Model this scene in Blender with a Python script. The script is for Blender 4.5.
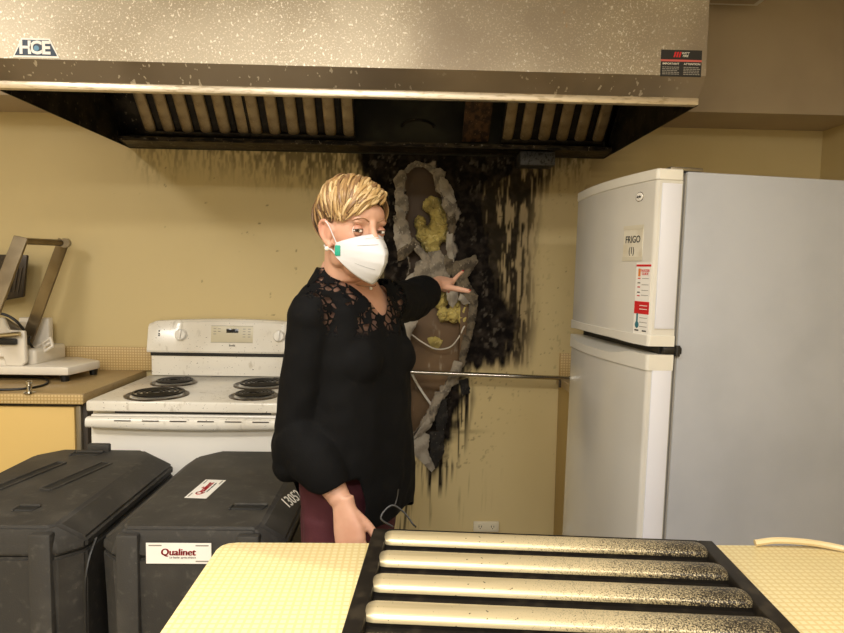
import bpy, bmesh, math, random
import numpy as np
from mathutils import Vector, Matrix, Euler, Quaternion, noise as mnoise
random.seed(7); RNG = np.random.default_rng(5)
for o in list(bpy.data.objects): bpy.data.objects.remove(o)
S = bpy.context.scene
C = S.collection

# ---------------------------------------------------------------- camera
CAM = Vector((0, 0, 1.40)); FPX = 625.0
cam_d = bpy.data.cameras.new('camera'); cam = bpy.data.objects.new('camera', cam_d); C.objects.link(cam)
cam_d.sensor_width = 36; cam_d.lens = FPX / 844 * 36; cam_d.clip_start = 0.02
R_ = math.radians
CROT = Matrix.Rotation(R_(-1.5), 3, 'Z') @ Matrix.Rotation(R_(90 - 4.15), 3, 'X') @ Matrix.Rotation(R_(1.0), 3, 'Z')
cam.matrix_world = Matrix.Translation(CAM) @ CROT.to_4x4()
S.camera = cam
# ---------------------------------------------------------------- world and exposure
w = bpy.data.worlds.new('world'); S.world = w; w.use_nodes = True
w.node_tree.nodes['Background'].inputs[0].default_value = (0.9, 0.95, 1, 1)
w.node_tree.nodes['Background'].inputs[1].default_value = 0.15
S.view_settings.view_transform = 'Standard'; S.view_settings.look = 'None'
S.view_settings.gamma = 1; S.view_settings.use_curve_mapping = False
S.view_settings.exposure = 0.14
# ceiling lamps: (x, y, length x, length y, watts); built as fittings further down
LAMPS = [(-0.45, 0.30, 1.2, 0.30, 30), (-0.45, -1.6, 1.2, 0.30, 74), (1.1, -1.2, 1.2, 0.30, 36), (-2.0, 0.6, 0.30, 1.2, 26)]
LAMP_COL = (1.0, 0.96, 0.90)

def at(px, py, Y):
    d = CROT @ Vector(((px - 422) / FPX, -(py - 316.5) / FPX, -1))
    return CAM + d * ((Y - CAM.y) / d.y)
def atz(px, py, Z):
    d = CROT @ Vector(((px - 422) / FPX, -(py - 316.5) / FPX, -1))
    return CAM + d * ((Z - CAM.z) / d.z)

# ---------------------------------------------------------------- helpers: objects
def lin(c):
    if isinstance(c, str):
        c = c.lstrip('#'); c = [int(c[i:i+2], 16) / 255 for i in (0, 2, 4)]
        c = [x / 12.92 if x <= .04045 else ((x + .055) / 1.055) ** 2.4 for x in c]
    return (c[0], c[1], c[2], 1)
def tag(o, label=None, cat=None, group=None, kind=None):
    if label: o['label'] = label
    if cat: o['category'] = cat
    if group: o['group'] = group
    if kind: o['kind'] = kind
    return o
def thing(name, label, cat, loc=(0, 0, 0), rz=0, group=None):
    o = bpy.data.objects.new(name, None); C.objects.link(o)
    o.location = loc; o.rotation_euler = (0, 0, rz); o.empty_display_size = .05
    return tag(o, label, cat, group)
def finish(me, angle=35, smooth=True):
    if smooth:
        me.shade_smooth(); me.set_sharp_from_angle(angle=R_(angle))
    return me
def obj(name, bm, m, parent=None, angle=35, smooth=True):
    if isinstance(bm, bmesh.types.BMesh):
        me = bpy.data.meshes.new(name); bm.normal_update(); bm.to_mesh(me); bm.free()
    else: me = bm
    finish(me, angle, smooth)
    if m is not None:
        me.materials.clear(); me.materials.append(m)
    o = bpy.data.objects.new(name, me); C.objects.link(o)
    if parent: o.parent = parent
    return o
def copy_tree(o, parent=None):
    c = o.copy(); C.objects.link(c); c.parent = parent
    for ch in list(o.children): copy_tree(ch, c)
    return c
def world_bm(bm, o):
    """shift a bmesh given in world coordinates into the frame of the (yet unevaluated) empty o"""
    M = (Matrix.Translation(o.location) @ o.rotation_euler.to_matrix().to_4x4()).inverted()
    bm.transform(M); return bm
# ---------------------------------------------------------------- helpers: shapes
def NB(): return bmesh.new()
def merge(bm, t, M=None):
    if M is not None: t.transform(M)
    me = bpy.data.meshes.new('t'); t.to_mesh(me); t.free(); bm.from_mesh(me); bpy.data.meshes.remove(me); return bm
def rbox(bm, lo, hi, r=0, seg=2, M=None):
    t = bmesh.new(); lo = Vector(lo); hi = Vector(hi)
    bmesh.ops.create_cube(t, size=1)
    t.transform(Matrix.Translation((lo + hi) / 2) @ Matrix.Diagonal((*(hi - lo), 1)))
    if r > 0: bmesh.ops.bevel(t, geom=list(t.edges), offset=r, segments=seg, affect='EDGES', profile=.5)
    return merge(bm, t, M)
def ring(c, n, u, v, a, b, p=2.0):
    out = []
    for k in range(n):
        t = 2 * math.pi * k / n; ct, st = math.cos(t), math.sin(t)
        x = math.copysign(abs(ct) ** (2 / p), ct); y = math.copysign(abs(st) ** (2 / p), st)
        out.append(Vector(c) + Vector(u) * (a * x) + Vector(v) * (b * y))
    return out
def loft(bm, rings, cap=True, close=True):
    V = [[bm.verts.new(p) for p in r] for r in rings]; n = len(V[0])
    for i in range(len(V) - 1):
        for k in range(n if close else n - 1):
            k2 = (k + 1) % n
            try: bm.faces.new((V[i][k], V[i][k2], V[i+1][k2], V[i+1][k]))
            except ValueError: pass
    if cap and close:
        bm.faces.new(V[0][::-1]); bm.faces.new(V[-1])
    return bm
def tube(bm, pts, r, n=8, cap=True, flat=1.0, up=None):
    pts = [Vector(p) for p in pts]; rings = []; N = len(pts)
    t0 = (pts[1] - pts[0]).normalized()
    ref = Vector(up) if up else (Vector((0, 0, 1)) if abs(t0.z) < .9 else Vector((1, 0, 0)))
    u = (ref - t0 * ref.dot(t0)).normalized()
    for i, p in enumerate(pts):
        t = (pts[min(i + 1, N - 1)] - pts[max(i - 1, 0)]).normalized()
        u = (u - t * u.dot(t)).normalized(); v = t.cross(u)
        rr = r[i] if isinstance(r, (list, tuple)) else r
        rings.append(ring(p, n, u, v, rr * flat, rr))
    return loft(bm, rings, cap)
def lathe(bm, prof, n=24, M=None):
    t = bmesh.new()
    loft(t, [ring((0, 0, z), n, (1, 0, 0), (0, 1, 0), max(r, 1e-4), max(r, 1e-4)) for r, z in prof])
    return merge(bm, t, M)
def prism(bm, poly, d0, d1, M=None, r=0, seg=1):
    """2d polygon (x, y) extruded along z from d0 to d1"""
    t = bmesh.new(); n = len(poly)
    a = [t.verts.new((x, y, d0)) for x, y in poly]; b = [t.verts.new((x, y, d1)) for x, y in poly]
    t.faces.new(a[::-1]); t.faces.new(b)
    for k in range(n): t.faces.new((a[k], a[(k+1) % n], b[(k+1) % n], b[k]))
    bmesh.ops.recalc_face_normals(t, faces=list(t.faces))
    if r > 0: bmesh.ops.bevel(t, geom=list(t.edges), offset=r, segments=seg, affect='EDGES', profile=.5)
    return merge(bm, t, M)
def ell(bm, c, r, rot=None, u=20, v=14):
    t = bmesh.new(); bmesh.ops.create_uvsphere(t, u_segments=u, v_segments=v, radius=1)
    if isinstance(r, (int, float)): r = (r, r, r)
    M = Matrix.Translation(c) @ (rot.to_4x4() if rot is not None else Matrix()) @ Matrix.Diagonal((*r, 1))
    return merge(bm, t, M)
def bez(p, n=24):
    """Catmull-Rom through points"""
    p = [Vector(q) for q in p]; P = [p[0] * 2 - p[1]] + p + [p[-1] * 2 - p[-2]]; out = []
    for i in range(1, len(P) - 2):
        for k in range(n):
            t = k / n; a, b, c, d = P[i-1], P[i], P[i+1], P[i+2]
            out.append(.5 * ((2*b) + (c-a)*t + (2*a-5*b+4*c-d)*t*t + (3*b-a-3*c+d)*t**3))
    out.append(p[-1]); return out
def remesh(bm, voxel, smooth=6, fac=.5):
    me = bpy.data.meshes.new('rm'); bm.to_mesh(me); bm.free()
    o = bpy.data.objects.new('rm', me); C.objects.link(o)
    m = o.modifiers.new('r', 'REMESH'); m.mode = 'VOXEL'; m.voxel_size = voxel
    if smooth:
        s = o.modifiers.new('s', 'SMOOTH'); s.factor = fac; s.iterations = smooth
    dg = bpy.context.evaluated_depsgraph_get(); dg.update()
    out = bpy.data.meshes.new_from_object(o.evaluated_get(dg))
    bpy.data.objects.remove(o); bpy.data.meshes.remove(me); return out
def text_bm(s, h, M, depth=.0006, bold=0.0, sx=1.0, shear=0.0, align='CENTER'):
    """lettering of cap height h lying in the local xy plane of M"""
    cu = bpy.data.curves.new('t', 'FONT'); cu.body = s; cu.size = h / .69; cu.extrude = depth; cu.offset = bold * h
    cu.align_x = align; cu.align_y = 'CENTER'; cu.shear = shear; cu.resolution_u = 3
    o = bpy.data.objects.new('t', cu); C.objects.link(o)
    dg = bpy.context.evaluated_depsgraph_get(); dg.update()
    me = bpy.data.meshes.new_from_object(o.evaluated_get(dg))
    bm = bmesh.new(); bm.from_mesh(me); bpy.data.objects.remove(o); bpy.data.curves.remove(cu); bpy.data.meshes.remove(me)
    bm.transform(M @ Matrix.Diagonal((sx, 1, 1, 1))); return bm
def frame(o, x, y):
    """matrix with origin o, x and y axes given"""
    x = Vector(x).normalized(); y = Vector(y); y = (y - x * y.dot(x)).normalized(); z = x.cross(y)
    M = Matrix((x, y, z)).transposed().to_4x4(); M.translation = Vector(o); return M
# ---------------------------------------------------------------- helpers: vectorised noise
def vnoise(x, y, seed=0):
    xi = np.floor(x).astype(np.int64); yi = np.floor(y).astype(np.int64); fx = x - xi; fy = y - yi
    def h(a, b):
        n = (a * 374761393 + b * 668265263 + seed * 1442695041) & 0x7fffffff
        n = ((n ^ (n >> 13)) * 1274126177) & 0x7fffffff
        return ((n ^ (n >> 16)) & 0xffff) / 65535.0
    sx = fx * fx * (3 - 2 * fx); sy = fy * fy * (3 - 2 * fy)
    return (h(xi, yi) * (1 - sx) + h(xi + 1, yi) * sx) * (1 - sy) + (h(xi, yi + 1) * (1 - sx) + h(xi + 1, yi + 1) * sx) * sy
def fbm(x, y, seed=0, o=4):
    s = 0; a = .5; t = 0
    for k in range(o): s = s + a * vnoise(x * 2 ** k, y * 2 ** k, seed + k); t += a; a *= .5
    return s / t
def inpoly(px, py, poly):
    r = np.zeros(px.shape, bool); n = len(poly)
    for i in range(n):
        x1, y1 = poly[i]; x2, y2 = poly[(i + 1) % n]
        c = ((y1 > py) != (y2 > py)) & (px < (x2 - x1) * (py - y1) / (y2 - y1 + 1e-12) + x1); r ^= c
    return r
def dpoly(px, py, poly):
    """signed distance, positive inside"""
    d = np.full(px.shape, 1e9); n = len(poly)
    for i in range(n):
        x1, y1 = poly[i]; x2, y2 = poly[(i + 1) % n]; ex, ey = x2 - x1, y2 - y1
        t = np.clip(((px - x1) * ex + (py - y1) * ey) / (ex * ex + ey * ey + 1e-12), 0, 1)
        d = np.minimum(d, np.hypot(px - x1 - t * ex, py - y1 - t * ey))
    return np.where(inpoly(px, py, poly), d, -d)
def ss(a, b, x):
    t = np.clip((x - a) / (b - a), 0, 1); return t * t * (3 - 2 * t)
# ---------------------------------------------------------------- helpers: materials
def mat(name, col, rough=.5, metal=0.0, var=(), bump=None, spec=.5, coat=0.0, brick=None, emit=None, attr=None, sss=0):
    m = bpy.data.materials.new(name); m.use_nodes = True; N = m.node_tree.nodes; L = m.node_tree.links
    b = N['Principled BSDF']; b.inputs['Roughness'].default_value = rough; b.inputs['Metallic'].default_value = metal
    b.inputs['Specular IOR Level'].default_value = spec; b.inputs['Coat Weight'].default_value = coat
    b.inputs['Coat Roughness'].default_value = .12
    if sss:
        b.inputs['Subsurface Weight'].default_value = sss; b.inputs['Subsurface Radius'].default_value = (.01, .004, .002); b.inputs['Subsurface Scale'].default_value = 1
    tc = N.new('ShaderNodeTexCoord'); src = tc.outputs['Object']
    rgb = N.new('ShaderNodeRGB'); rgb.outputs[0].default_value = lin(col or '#808080'); cur = rgb.outputs[0]
    def mapped(stretch):
        mp = N.new('ShaderNodeMapping'); mp.inputs['Scale'].default_value = stretch; L.new(src, mp.inputs[0]); return mp.outputs[0]
    def mix(fac, a, bcol):
        x = N.new('ShaderNodeMix'); x.data_type = 'RGBA'; L.new(fac, x.inputs[0]); L.new(a, x.inputs[6])
        if isinstance(bcol, tuple): x.inputs[7].default_value = bcol
        else: L.new(bcol, x.inputs[7])
        return x.outputs[2]
    if brick:  # (axes, pitch, gap, colour of squares): little squares of a printed or embossed laminate
        axes, pitch, gap, c2 = brick
        sp = N.new('ShaderNodeSeparateXYZ'); L.new(src, sp.inputs[0]); cb = N.new('ShaderNodeCombineXYZ')
        L.new(sp.outputs[axes[0]], cb.inputs[0]); L.new(sp.outputs[axes[1]], cb.inputs[1])
        bt = N.new('ShaderNodeTexBrick'); bt.offset = 0; bt.inputs['Scale'].default_value = 1 / pitch
        bt.inputs['Brick Width'].default_value = 1; bt.inputs['Row Height'].default_value = 1
        bt.inputs['Mortar Size'].default_value = gap; bt.inputs['Mortar Smooth'].default_value = .3
        L.new(cb.outputs[0], bt.inputs['Vector'])
        inv = N.new('ShaderNodeMath'); inv.operation = 'SUBTRACT'; inv.inputs[0].default_value = 1; L.new(bt.outputs['Fac'], inv.inputs[1])
        cur = mix(inv.outputs[0], cur, lin(c2)); brickfac = inv.outputs[0]
    for v in var:  # (scale, colour, lo, hi, stretch, detail)
        sc, c2, lo, hi = v[:4]; st = v[4] if len(v) > 4 else (1, 1, 1); de = v[5] if len(v) > 5 else 4
        n = N.new('ShaderNodeTexNoise'); n.inputs['Scale'].default_value = sc; n.inputs['Detail'].default_value = de
        L.new(mapped(st), n.inputs['Vector'])
        r = N.new('ShaderNodeMapRange'); r.interpolation_type = 'SMOOTHSTEP'
        r.inputs[1].default_value = lo; r.inputs[2].default_value = hi; L.new(n.outputs[0], r.inputs[0])
        cur = mix(r.outputs[0], cur, lin(c2))
    if attr:   # a colour attribute multiplies or replaces
        a = N.new('ShaderNodeAttribute'); a.attribute_name = attr; cur = a.outputs['Color'] if col is None else mix(a.outputs['Alpha'], cur, a.outputs['Color'])
    L.new(cur, b.inputs['Base Color'])
    if bump:   # (scale, strength, stretch)
        n = N.new('ShaderNodeTexNoise'); n.inputs['Scale'].default_value = bump[0]; n.inputs['Detail'].default_value = 5
        L.new(mapped(bump[2] if len(bump) > 2 else (1, 1, 1)), n.inputs['Vector'])
        bp = N.new('ShaderNodeBump'); bp.inputs['Strength'].default_value = bump[1]; bp.inputs['Distance'].default_value = .004
        L.new(n.outputs[0], bp.inputs['Height']); L.new(bp.outputs[0], b.inputs['Normal'])
    if brick and not bump:
        bp = N.new('ShaderNodeBump'); bp.inputs['Strength'].default_value = .25; bp.inputs['Distance'].default_value = .001
        L.new(brickfac, bp.inputs['Height']); L.new(bp.outputs[0], b.inputs['Normal'])
    if emit:
        b.inputs['Emission Color'].default_value = lin(emit[0]); b.inputs['Emission Strength'].default_value = emit[1]
    return m
WALL_COL = '#cbb887'
M_ = dict(
 paint=mat('wall_paint', WALL_COL, .55, var=[(1.1, '#c4b07d', .4, .7), (160, '#7d653c', .735, .76)], bump=(90, .05)),
 soffit=mat('soffit_paint', '#b3a184', .6, var=[(2, '#a5937a', .35, .7)]),
 frontpaint=mat('front_wall_paint', '#d6d2c6', .7),
 ceil=mat('ceiling_paint', '#d8d2c2', .8),
 floor=mat('floor_tile', '#a39c8e', .4, var=[(6, '#938c7e', .4, .7)]),
 steel=mat('hood_steel', '#b6ab97', .5, .6, var=[(2.2, '#a1957f', .4, .65), (190, '#cfc3ad', .56, .66, (1, 1, 1), 2), (120, '#e6dece', .63, .675, (1, 1, .8), 2), (1.3, '#8a7d6b', .5, .72), (9, '#a97f52', .735, .77, (1, 1, .5), 3)], bump=(150, .06)),
 flange=mat('flange_steel_highlight', '#d9cdb8', .35, .7, var=[(30, '#b7a88e', .5, .7, (1, 5, 5))]),  # paler steel, the rim's highlight is put into the colour
 darksteel=mat('sooty_steel', '#3a342b', .5, .6, var=[(14, '#1a1714', .4, .6), (60, '#6a604f', .62, .7)]),
 trough=mat('trough_steel', '#4a4132', .4, .6, var=[(20, '#17130f', .4, .6, (1, 4, 4)), (70, '#8a8072', .64, .7)]),
 sootpanel=mat('rusty_panel', '#5a4029', .7, .2, var=[(40, '#33251a', .4, .6, (1, 1, .4)), (120, '#7a5f42', .62, .7)]),
 blacksteel=mat('plenum_black', '#3c3a30', .6, .3, var=[(4, '#22211c', .4, .6)]),
 white=mat('white_enamel', '#e6e2d8', .25, coat=.3, var=[(3, '#d9d3c6', .45, .7), (34, '#c9c3b6', .60, .74, (1, 1, .5)), (150, '#3a322a', .705, .725, (1, 1, 1), 2)]),
 whiteclean=mat('white_plastic', '#e9e6df', .3, coat=.2, var=[(2, '#dcd8ce', .45, .7)]),
 fridgeside=mat('fridge_side_cool_light', '#aeb0b5', .45, var=[(3, '#a5a7ac', .4, .7), (200, '#8f8f90', .76, .78)], bump=(260, .12)),  # cool daylight on the side is put into its colour
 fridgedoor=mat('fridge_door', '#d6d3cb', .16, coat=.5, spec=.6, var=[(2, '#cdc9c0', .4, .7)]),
 dooredge=mat('fridge_door_edge_shaded', '#dcdde6', .4),  # white edge with its bluish shade put into the colour
 cream=mat('cream_trim', '#dedacf', .3, coat=.3),
 gasket=mat('grey_gasket', '#8f8c86', .6),
 black=mat('black_plastic', '#141312', .4),
 coil=mat('coil_black', '#1d1b1a', .45, .4),
 pan=mat('drip_pan', '#6a6055', .35, .7, var=[(20, '#2a221b', .45, .6)]),
 mosaic_edge=mat('mosaic_laminate', '#b0925c', .45, brick=((0, 2), .0125, .2, '#cbb27f')),
 mosaic_side=mat('mosaic_laminate_side', '#b98f4d', .45, brick=((1, 2), .0125, .2, '#d3b073')),
 counter=mat('tan_laminate', '#a99166', .35, var=[(3, '#9b8359', .4, .7), (220, '#8b6d3c', .6, .68)]),
 tabletop=mat('yellow_laminate', '#dcc68a', .4, brick=((0, 1), .0118, .20, '#e9d9a8')),
 cabinet=mat('yellow_cabinet', '#d8b872', .45, var=[(2, '#d0ae66', .4, .7)]),
 darktrim=mat('dark_trim', '#3a3128', .5),
 alu=mat('grey_metal_trim', '#8f8778', .35, .8),
 chrome=mat('chrome', '#c9c5bc', .18, 1.0),
 bar=mat('brushed_bar', '#8a7f6a', .35, .85, var=[(12, '#6f6553', .4, .65, (1, 1, 1))]),
 case=mat('case_plastic', '#2f2d2a', .6, var=[(5, '#423f3a', .42, .68), (40, '#4c4943', .55, .8), (160, '#5a564c', .7, .76)], bump=(220, .18)),
 casedark=mat('case_recess', '#191815', .7, bump=(220, .15)),
 label=mat('label_white', '#ece8e0', .35), red=mat('print_red', '#c8141f', .4), blackprint=mat('print_black', '#181614', .5),
 greyprint=mat('print_grey', '#8b867c', .5), whiteprint=mat('print_white', '#e4dfd2', .5), orange=mat('print_orange', '#d9823a', .5), teal=mat('print_teal', '#2f6f7a', .5),
 blueprint=mat('print_blue', '#1f3247', .45), lightblue=mat('print_lightblue', '#5f93b5', .45), pinkline=mat('print_pink', '#c45b52', .45),
 paper=mat('taped_paper', '#ddd6c4', .35, coat=.3, var=[(14, '#cfc6b0', .45, .6)], bump=(25, .5)),
 cord=mat('black_cord', '#121110', .45), beigecord=mat('beige_cord', '#cdb98d', .4), whitewire=mat('white_wire', '#d5cfc2', .4),
 gyp=mat('gypsum', '#968c7c', .9, var=[(25, '#6f675b', .42, .6), (80, '#b1a898', .6, .7)], bump=(70, .7)),
 gyplight=mat('gypsum_paper', '#a39b8d', .85, var=[(18, '#857c6f', .42, .65)], bump=(40, .5)),
 gypbrown=mat('scorched_gypsum', '#6d6250', .9, var=[(30, '#453c30', .42, .6), (90, '#938875', .62, .7)], bump=(80, .7)),
 char=mat('charred_drywall', '#191613', .85, var=[(40, '#2f2b26', .5, .65), (140, '#7d766a', .68, .73)], bump=(60, .9)),
 board=mat('brown_backing', '#7a5f40', .6, var=[(4, '#664d31', .4, .65), (26, '#a79880', .60, .72, (1, 1, .4)), (1.5, '#5a452e', .45, .7)]),
 insul=mat('yellow_insulation', '#b8a660', .95, var=[(16, '#8a7a44', .42, .62), (60, '#d3c284', .55, .72)], bump=(60, 1.0)),
 steelarm=mat('slicer_steel', '#83765f', .3, .9, var=[(5, '#6c604c', .4, .65)]),
 slicer=mat('slicer_enamel', '#e4ddd0', .3, coat=.3), outlet=mat('outlet_plastic', '#d9cfb4', .4),
 lampwhite=mat('lamp_housing', '#dcd9d2', .5), diffuser=mat('lamp_diffuser', '#ffffff', .5, emit=('#fff0d8', 3.0)),
 skin=mat('skin', '#c99c84', .5, sss=.08, attr='tint', var=[(9, '#bd8c74', .45, .7)], bump=(240, .08)),
 lidskin=mat('eyelid_skin', '#b98670', .5),
 blouse=None, pants=mat('burgundy_cloth', '#45131f', .8, bump=(200, .2)), shoe=mat('black_shoe', '#121212', .4),
 hair=mat('hair', None, .42, attr='tint', spec=.5), mask=mat('mask_white', '#cdcdd0', .75, bump=(120, .1)), maskline=mat('mask_seam', '#9a9a9c', .8),
 green=mat('mask_green', '#1f9a80', .5), eyewhite=mat('eye_white', '#e6e0da', .35), iris=mat('iris', '#4d3d2d', .5, spec=.2), pupil=mat('pupil', '#0a0808', .5, spec=.2),
 lash=mat('lash', '#2a1b14', .6), brow=mat('brow', '#8a6543', .7), nail=mat('nail_red', '#a01a26', .2, coat=.5), pearl=mat('pearl', '#eee9dd', .2, coat=.5),
 lipm=mat('lip', '#a8584f', .4), tape=mat('tape', '#cfc8b4', .2),
)
# ================================================================ THE SETTING
WY = 2.95; XL, XR, YF, ZC = -2.8, 1.95, -3.0, 2.62
def slab(name, lo, hi, m, label):
    b = NB(); rbox(b, lo, hi); return tag(obj(name, b, m), label, kind='structure')
slab('floor', (XL, YF, -.1), (XR, WY + .3, 0), M_['floor'], 'tan kitchen floor')
slab('ceiling', (XL, YF, ZC), (XR, WY + .3, ZC + .1), M_['ceil'], 'off white ceiling')
slab('wall_left', (XL - .1, YF, 0), (XL, WY, ZC), M_['paint'], 'yellow painted side wall on the left')
slab('wall_right', (XR, YF, 0), (XR + .1, WY, ZC), M_['paint'], 'yellow painted side wall behind the refrigerator')
slab('wall_front', (XL, YF - .1, 0), (XR, YF, ZC), M_['frontpaint'], 'off white painted wall behind the camera')
slab('trim_1', (.925, 2.66, 2.09), (XR, WY, ZC), M_['soffit'], 'boxed grey soffit right of the hood')
slab('trim_2', (XL, 2.66, 2.09), (-1.30, WY, ZC), M_['soffit'], 'boxed grey soffit left of the hood')

def W2(px, py, Y=WY):
    p = at(px, py, Y); return (p.x, p.z)
def WP(lst, Y=WY): return [W2(x, y, Y) for x, y in lst]
# the opening broken into the drywall
HOLE_A = WP([(402,176),(409,168),(420,165),(432,168),(436,178),(438,190),(446,202),(453,215),(453,232),(451,252),(452,272),(462,288),(471,300),(470,325),(466,345),(461,362),(452,378),(441,388),(434,398),(428,412),(422,424),(412,436),(404,444),(398,430),(398,400),(398,370),(400,340),(402,310),(406,285),(410,262),(404,246),(404,226),(406,206),(404,190)])
def build_back_wall():
    xs = np.concatenate([np.linspace(XL, -1.35, 12, endpoint=False), np.arange(-1.35, .86, .006), np.linspace(.86, XR, 10)])
    zs = np.concatenate([np.linspace(0, .45, 6, endpoint=False), np.arange(.45, 2.10, .006), np.linspace(2.10, ZC, 4)])
    nx, nz = len(xs), len(zs); X, Z = np.meshgrid(xs, zs, indexing='ij')
    # wobble so that the broken edge is ragged
    wob = (fbm(X * 40, Z * 40, 3) - .5) * .03
    dh = dpoly(X, Z, HOLE_A) + wob
    Y = np.full(X.shape, WY)
    # ---- soot: photograph pixels -> wall metres (affine about the wall)
    O = W2(420, 300); Ux = (W2(520, 300)[0] - O[0]) / 100; 
    PX = 420 + (X - O[0]) / Ux; PY = 300 - (Z - O[1]) / Ux + (PX - 420) * .0175
    st = fbm(PX / 3.0, PY / 60, 11, 3); st2 = fbm(PX / 6.0, PY / 26, 12, 4); bl = fbm(PX / 14, PY / 14, 13, 4); fine = fbm(PX / 2.2, PY / 2.2, 14, 3)
    core = [(352,60),(380,60),(530,60),(575,60),(560,154),(520,166),(494,182),(482,198),(488,240),(496,285),(510,315),(521,330),(520,352),(502,363),(480,364),(466,372),(462,386),(466,396),(460,420),(452,445),(444,462),(436,486),(430,478),(424,458),(414,444),(408,470),(404,520),(398,520),(396,440),(384,380),(384,300),(378,250),(374,215),(368,188),(356,168)]
    d = dpoly(PX + (st - .5) * 12, PY + (st2 - .5) * 34, core)
    s = ss(-6, 5, d + (bl - .5) * 12)
    # streaks running down on the right of the core
    e = dpoly(PX, PY, [(440,150),(560,150),(548,180),(532,200),(527,260),(530,330),(524,362),(470,364),(440,300)])
    s = np.maximum(s, ss(-14, 10, e) * ss(.47, .60, fbm(PX / 2.3, PY / 24, 21, 3) + ss(-26, 12, e) * .08 - .03 + .10 * ss(535, 485, PX)) * .95)
    # smoke film under the hood, thinning downwards
    lft = np.clip((PX - 135) / 245, 0, 1); top = 166 + 30 * lft ** 1.8
    film = ss(22, -26, PY - top + (st - .5) * 26) * (.6 + .4 * lft) * ss(128, 150, PX) * (PX < 400)
    film = np.maximum(film, ss(40, -10, PY - 168 + (st - .5) * 40 + np.abs(PX - 470) * .12) * (PX >= 385) * ss(640, 560, PX))
    s = np.maximum(s, film * .8 * ss(.34, .66, fbm(PX / 1.7, PY / 7, 15, 2) + film * .10 * lft))
    veil = np.maximum(ss(250, 150, PY) * ss(520, 535, PX) * ss(640, 580, PX) * .55, ss(-16, 6, e) * .75)
    # drips below the opening and along the lower burn
    dr = dpoly(PX, PY, [(404,430),(470,380),(474,400),(466,450),(446,492),(434,498),(420,470),(404,560),(396,560)])
    s = np.maximum(s, ss(-7, 4, dr) * ss(.50, .62, fbm(PX / 2.0, PY / 50, 31, 3) + .06))
    # thin horizontal scorch and rod smudge
    s = np.maximum(s, ss(3.5, .5, np.abs(PY - 434 - (PX - 455) * -.02)) * ss(500, 450, PX) * ss(425, 445, PX) * .6)
    # splashes around the opening and tiny specks everywhere
    s = np.maximum(s, ss(.77, .80, fbm(PX / 2.4, PY / 3.4, 41, 2)) * ss(-80, 40, d) * .9)
    s = np.maximum(s, ss(.86, .89, vnoise(PX / 1.8, PY / 1.8, 43)) * ss(.86, .92, vnoise(PX / 9, PY / 9, 44)) * .6 * (X > -1.3) * (X < .84) * (Z > .47))
    # pale flecks of ash and bare gypsum inside the burn
    ash = ss(.60, .68, fbm(PX / 3, PY / 5, 51, 3)) * ss(.44, .6, bl) * ss(6, 16, d) * .45
    soot = np.clip(s, 0, 1); bare = np.clip(ash, 0, 1)
    # bare grey gypsum rim around the opening
    rimw = (fbm(X * 16, Z * 16, 61) - .38) * .10
    rim = ss(-.002, .006, dh + np.clip(rimw, .002, .06)) * (dh < .01)
    idx = np.arange(nx * nz).reshape(nx, nz)
    keep = ~((dh[:-1, :-1] > 0) & (dh[1:, :-1] > 0) & (dh[:-1, 1:] > 0) & (dh[1:, 1:] > 0))
    Y -= rim * (.004 + .010 * fbm(X * 60, Z * 60, 71)) + soot * (fbm(X * 90, Z * 60, 72) - .5) * .004
    i, j = np.nonzero(keep)
    faces = np.stack([idx[i, j], idx[i + 1, j], idx[i + 1, j + 1], idx[i, j + 1]], 1)
    me = bpy.data.meshes.new('wall_back')
    me.from_pydata(np.stack([X, Y, Z], -1).reshape(-1, 3).tolist(), [], faces.tolist()); me.update()
    col = np.stack([soot, rim, np.maximum(veil, 0), bare], -1).reshape(-1, 4).astype(np.float32)
    a = me.attributes.new('stain', 'FLOAT_COLOR', 'POINT'); a.data.foreach_set('color', col.ravel())
    bm = bmesh.new(); bm.from_mesh(me); bmesh.ops.delete(bm, geom=[v for v in bm.verts if not v.link_faces], context='VERTS')
    # thickness of the board at the broken edge
    ed = [e_ for e_ in bm.edges if e_.is_boundary and all(XL + .2 < v.co.x < XR - .2 and .2 < v.co.z < ZC - .2 for v in e_.verts)]
    r = bmesh.ops.extrude_edge_only(bm, edges=ed)
    for v in [g for g in r['geom'] if isinstance(g, bmesh.types.BMVert)]: v.co.y += .014
    bm.to_mesh(me); bm.free()
    # material: paint + stain attribute
    m = M_['paint'].copy(); m.name = 'stained_wall_paint'; N = m.node_tree.nodes; L = m.node_tree.links; b = N['Principled BSDF']
    old = b.inputs['Base Color'].links[0].from_socket
    A = N.new('ShaderNodeAttribute'); A.attribute_name = 'stain'; sp = N.new('ShaderNodeSeparateColor'); L.new(A.outputs['Color'], sp.inputs[0])
    def mx(fac, x, c):
        q = N.new('ShaderNodeMix'); q.data_type = 'RGBA'; L.new(fac, q.inputs[0]); L.new(x, q.inputs[6]); q.inputs[7].default_value = lin(c); return q.outputs[2]
    n = N.new('ShaderNodeTexNoise'); n.inputs['Scale'].default_value = 70; tc = N.new('ShaderNodeTexCoord'); L.new(tc.outputs['Object'], n.inputs['Vector'])
    c0 = mx(sp.outputs[2], old, '#84714f')
    n3 = N.new('ShaderNodeTexNoise'); n3.inputs['Scale'].default_value = 22; n3.inputs['Detail'].default_value = 6; L.new(tc.outputs['Object'], n3.inputs['Vector'])
    cr = N.new('ShaderNodeMapRange'); cr.inputs[1].default_value = .45; cr.inputs[2].default_value = .72; L.new(n3.outputs[0], cr.inputs[0])
    q0 = N.new('ShaderNodeMix'); q0.data_type = 'RGBA'; L.new(cr.outputs[0], q0.inputs[0]); q0.inputs[6].default_value = lin('#100d0b'); q0.inputs[7].default_value = lin('#332c26')
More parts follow.
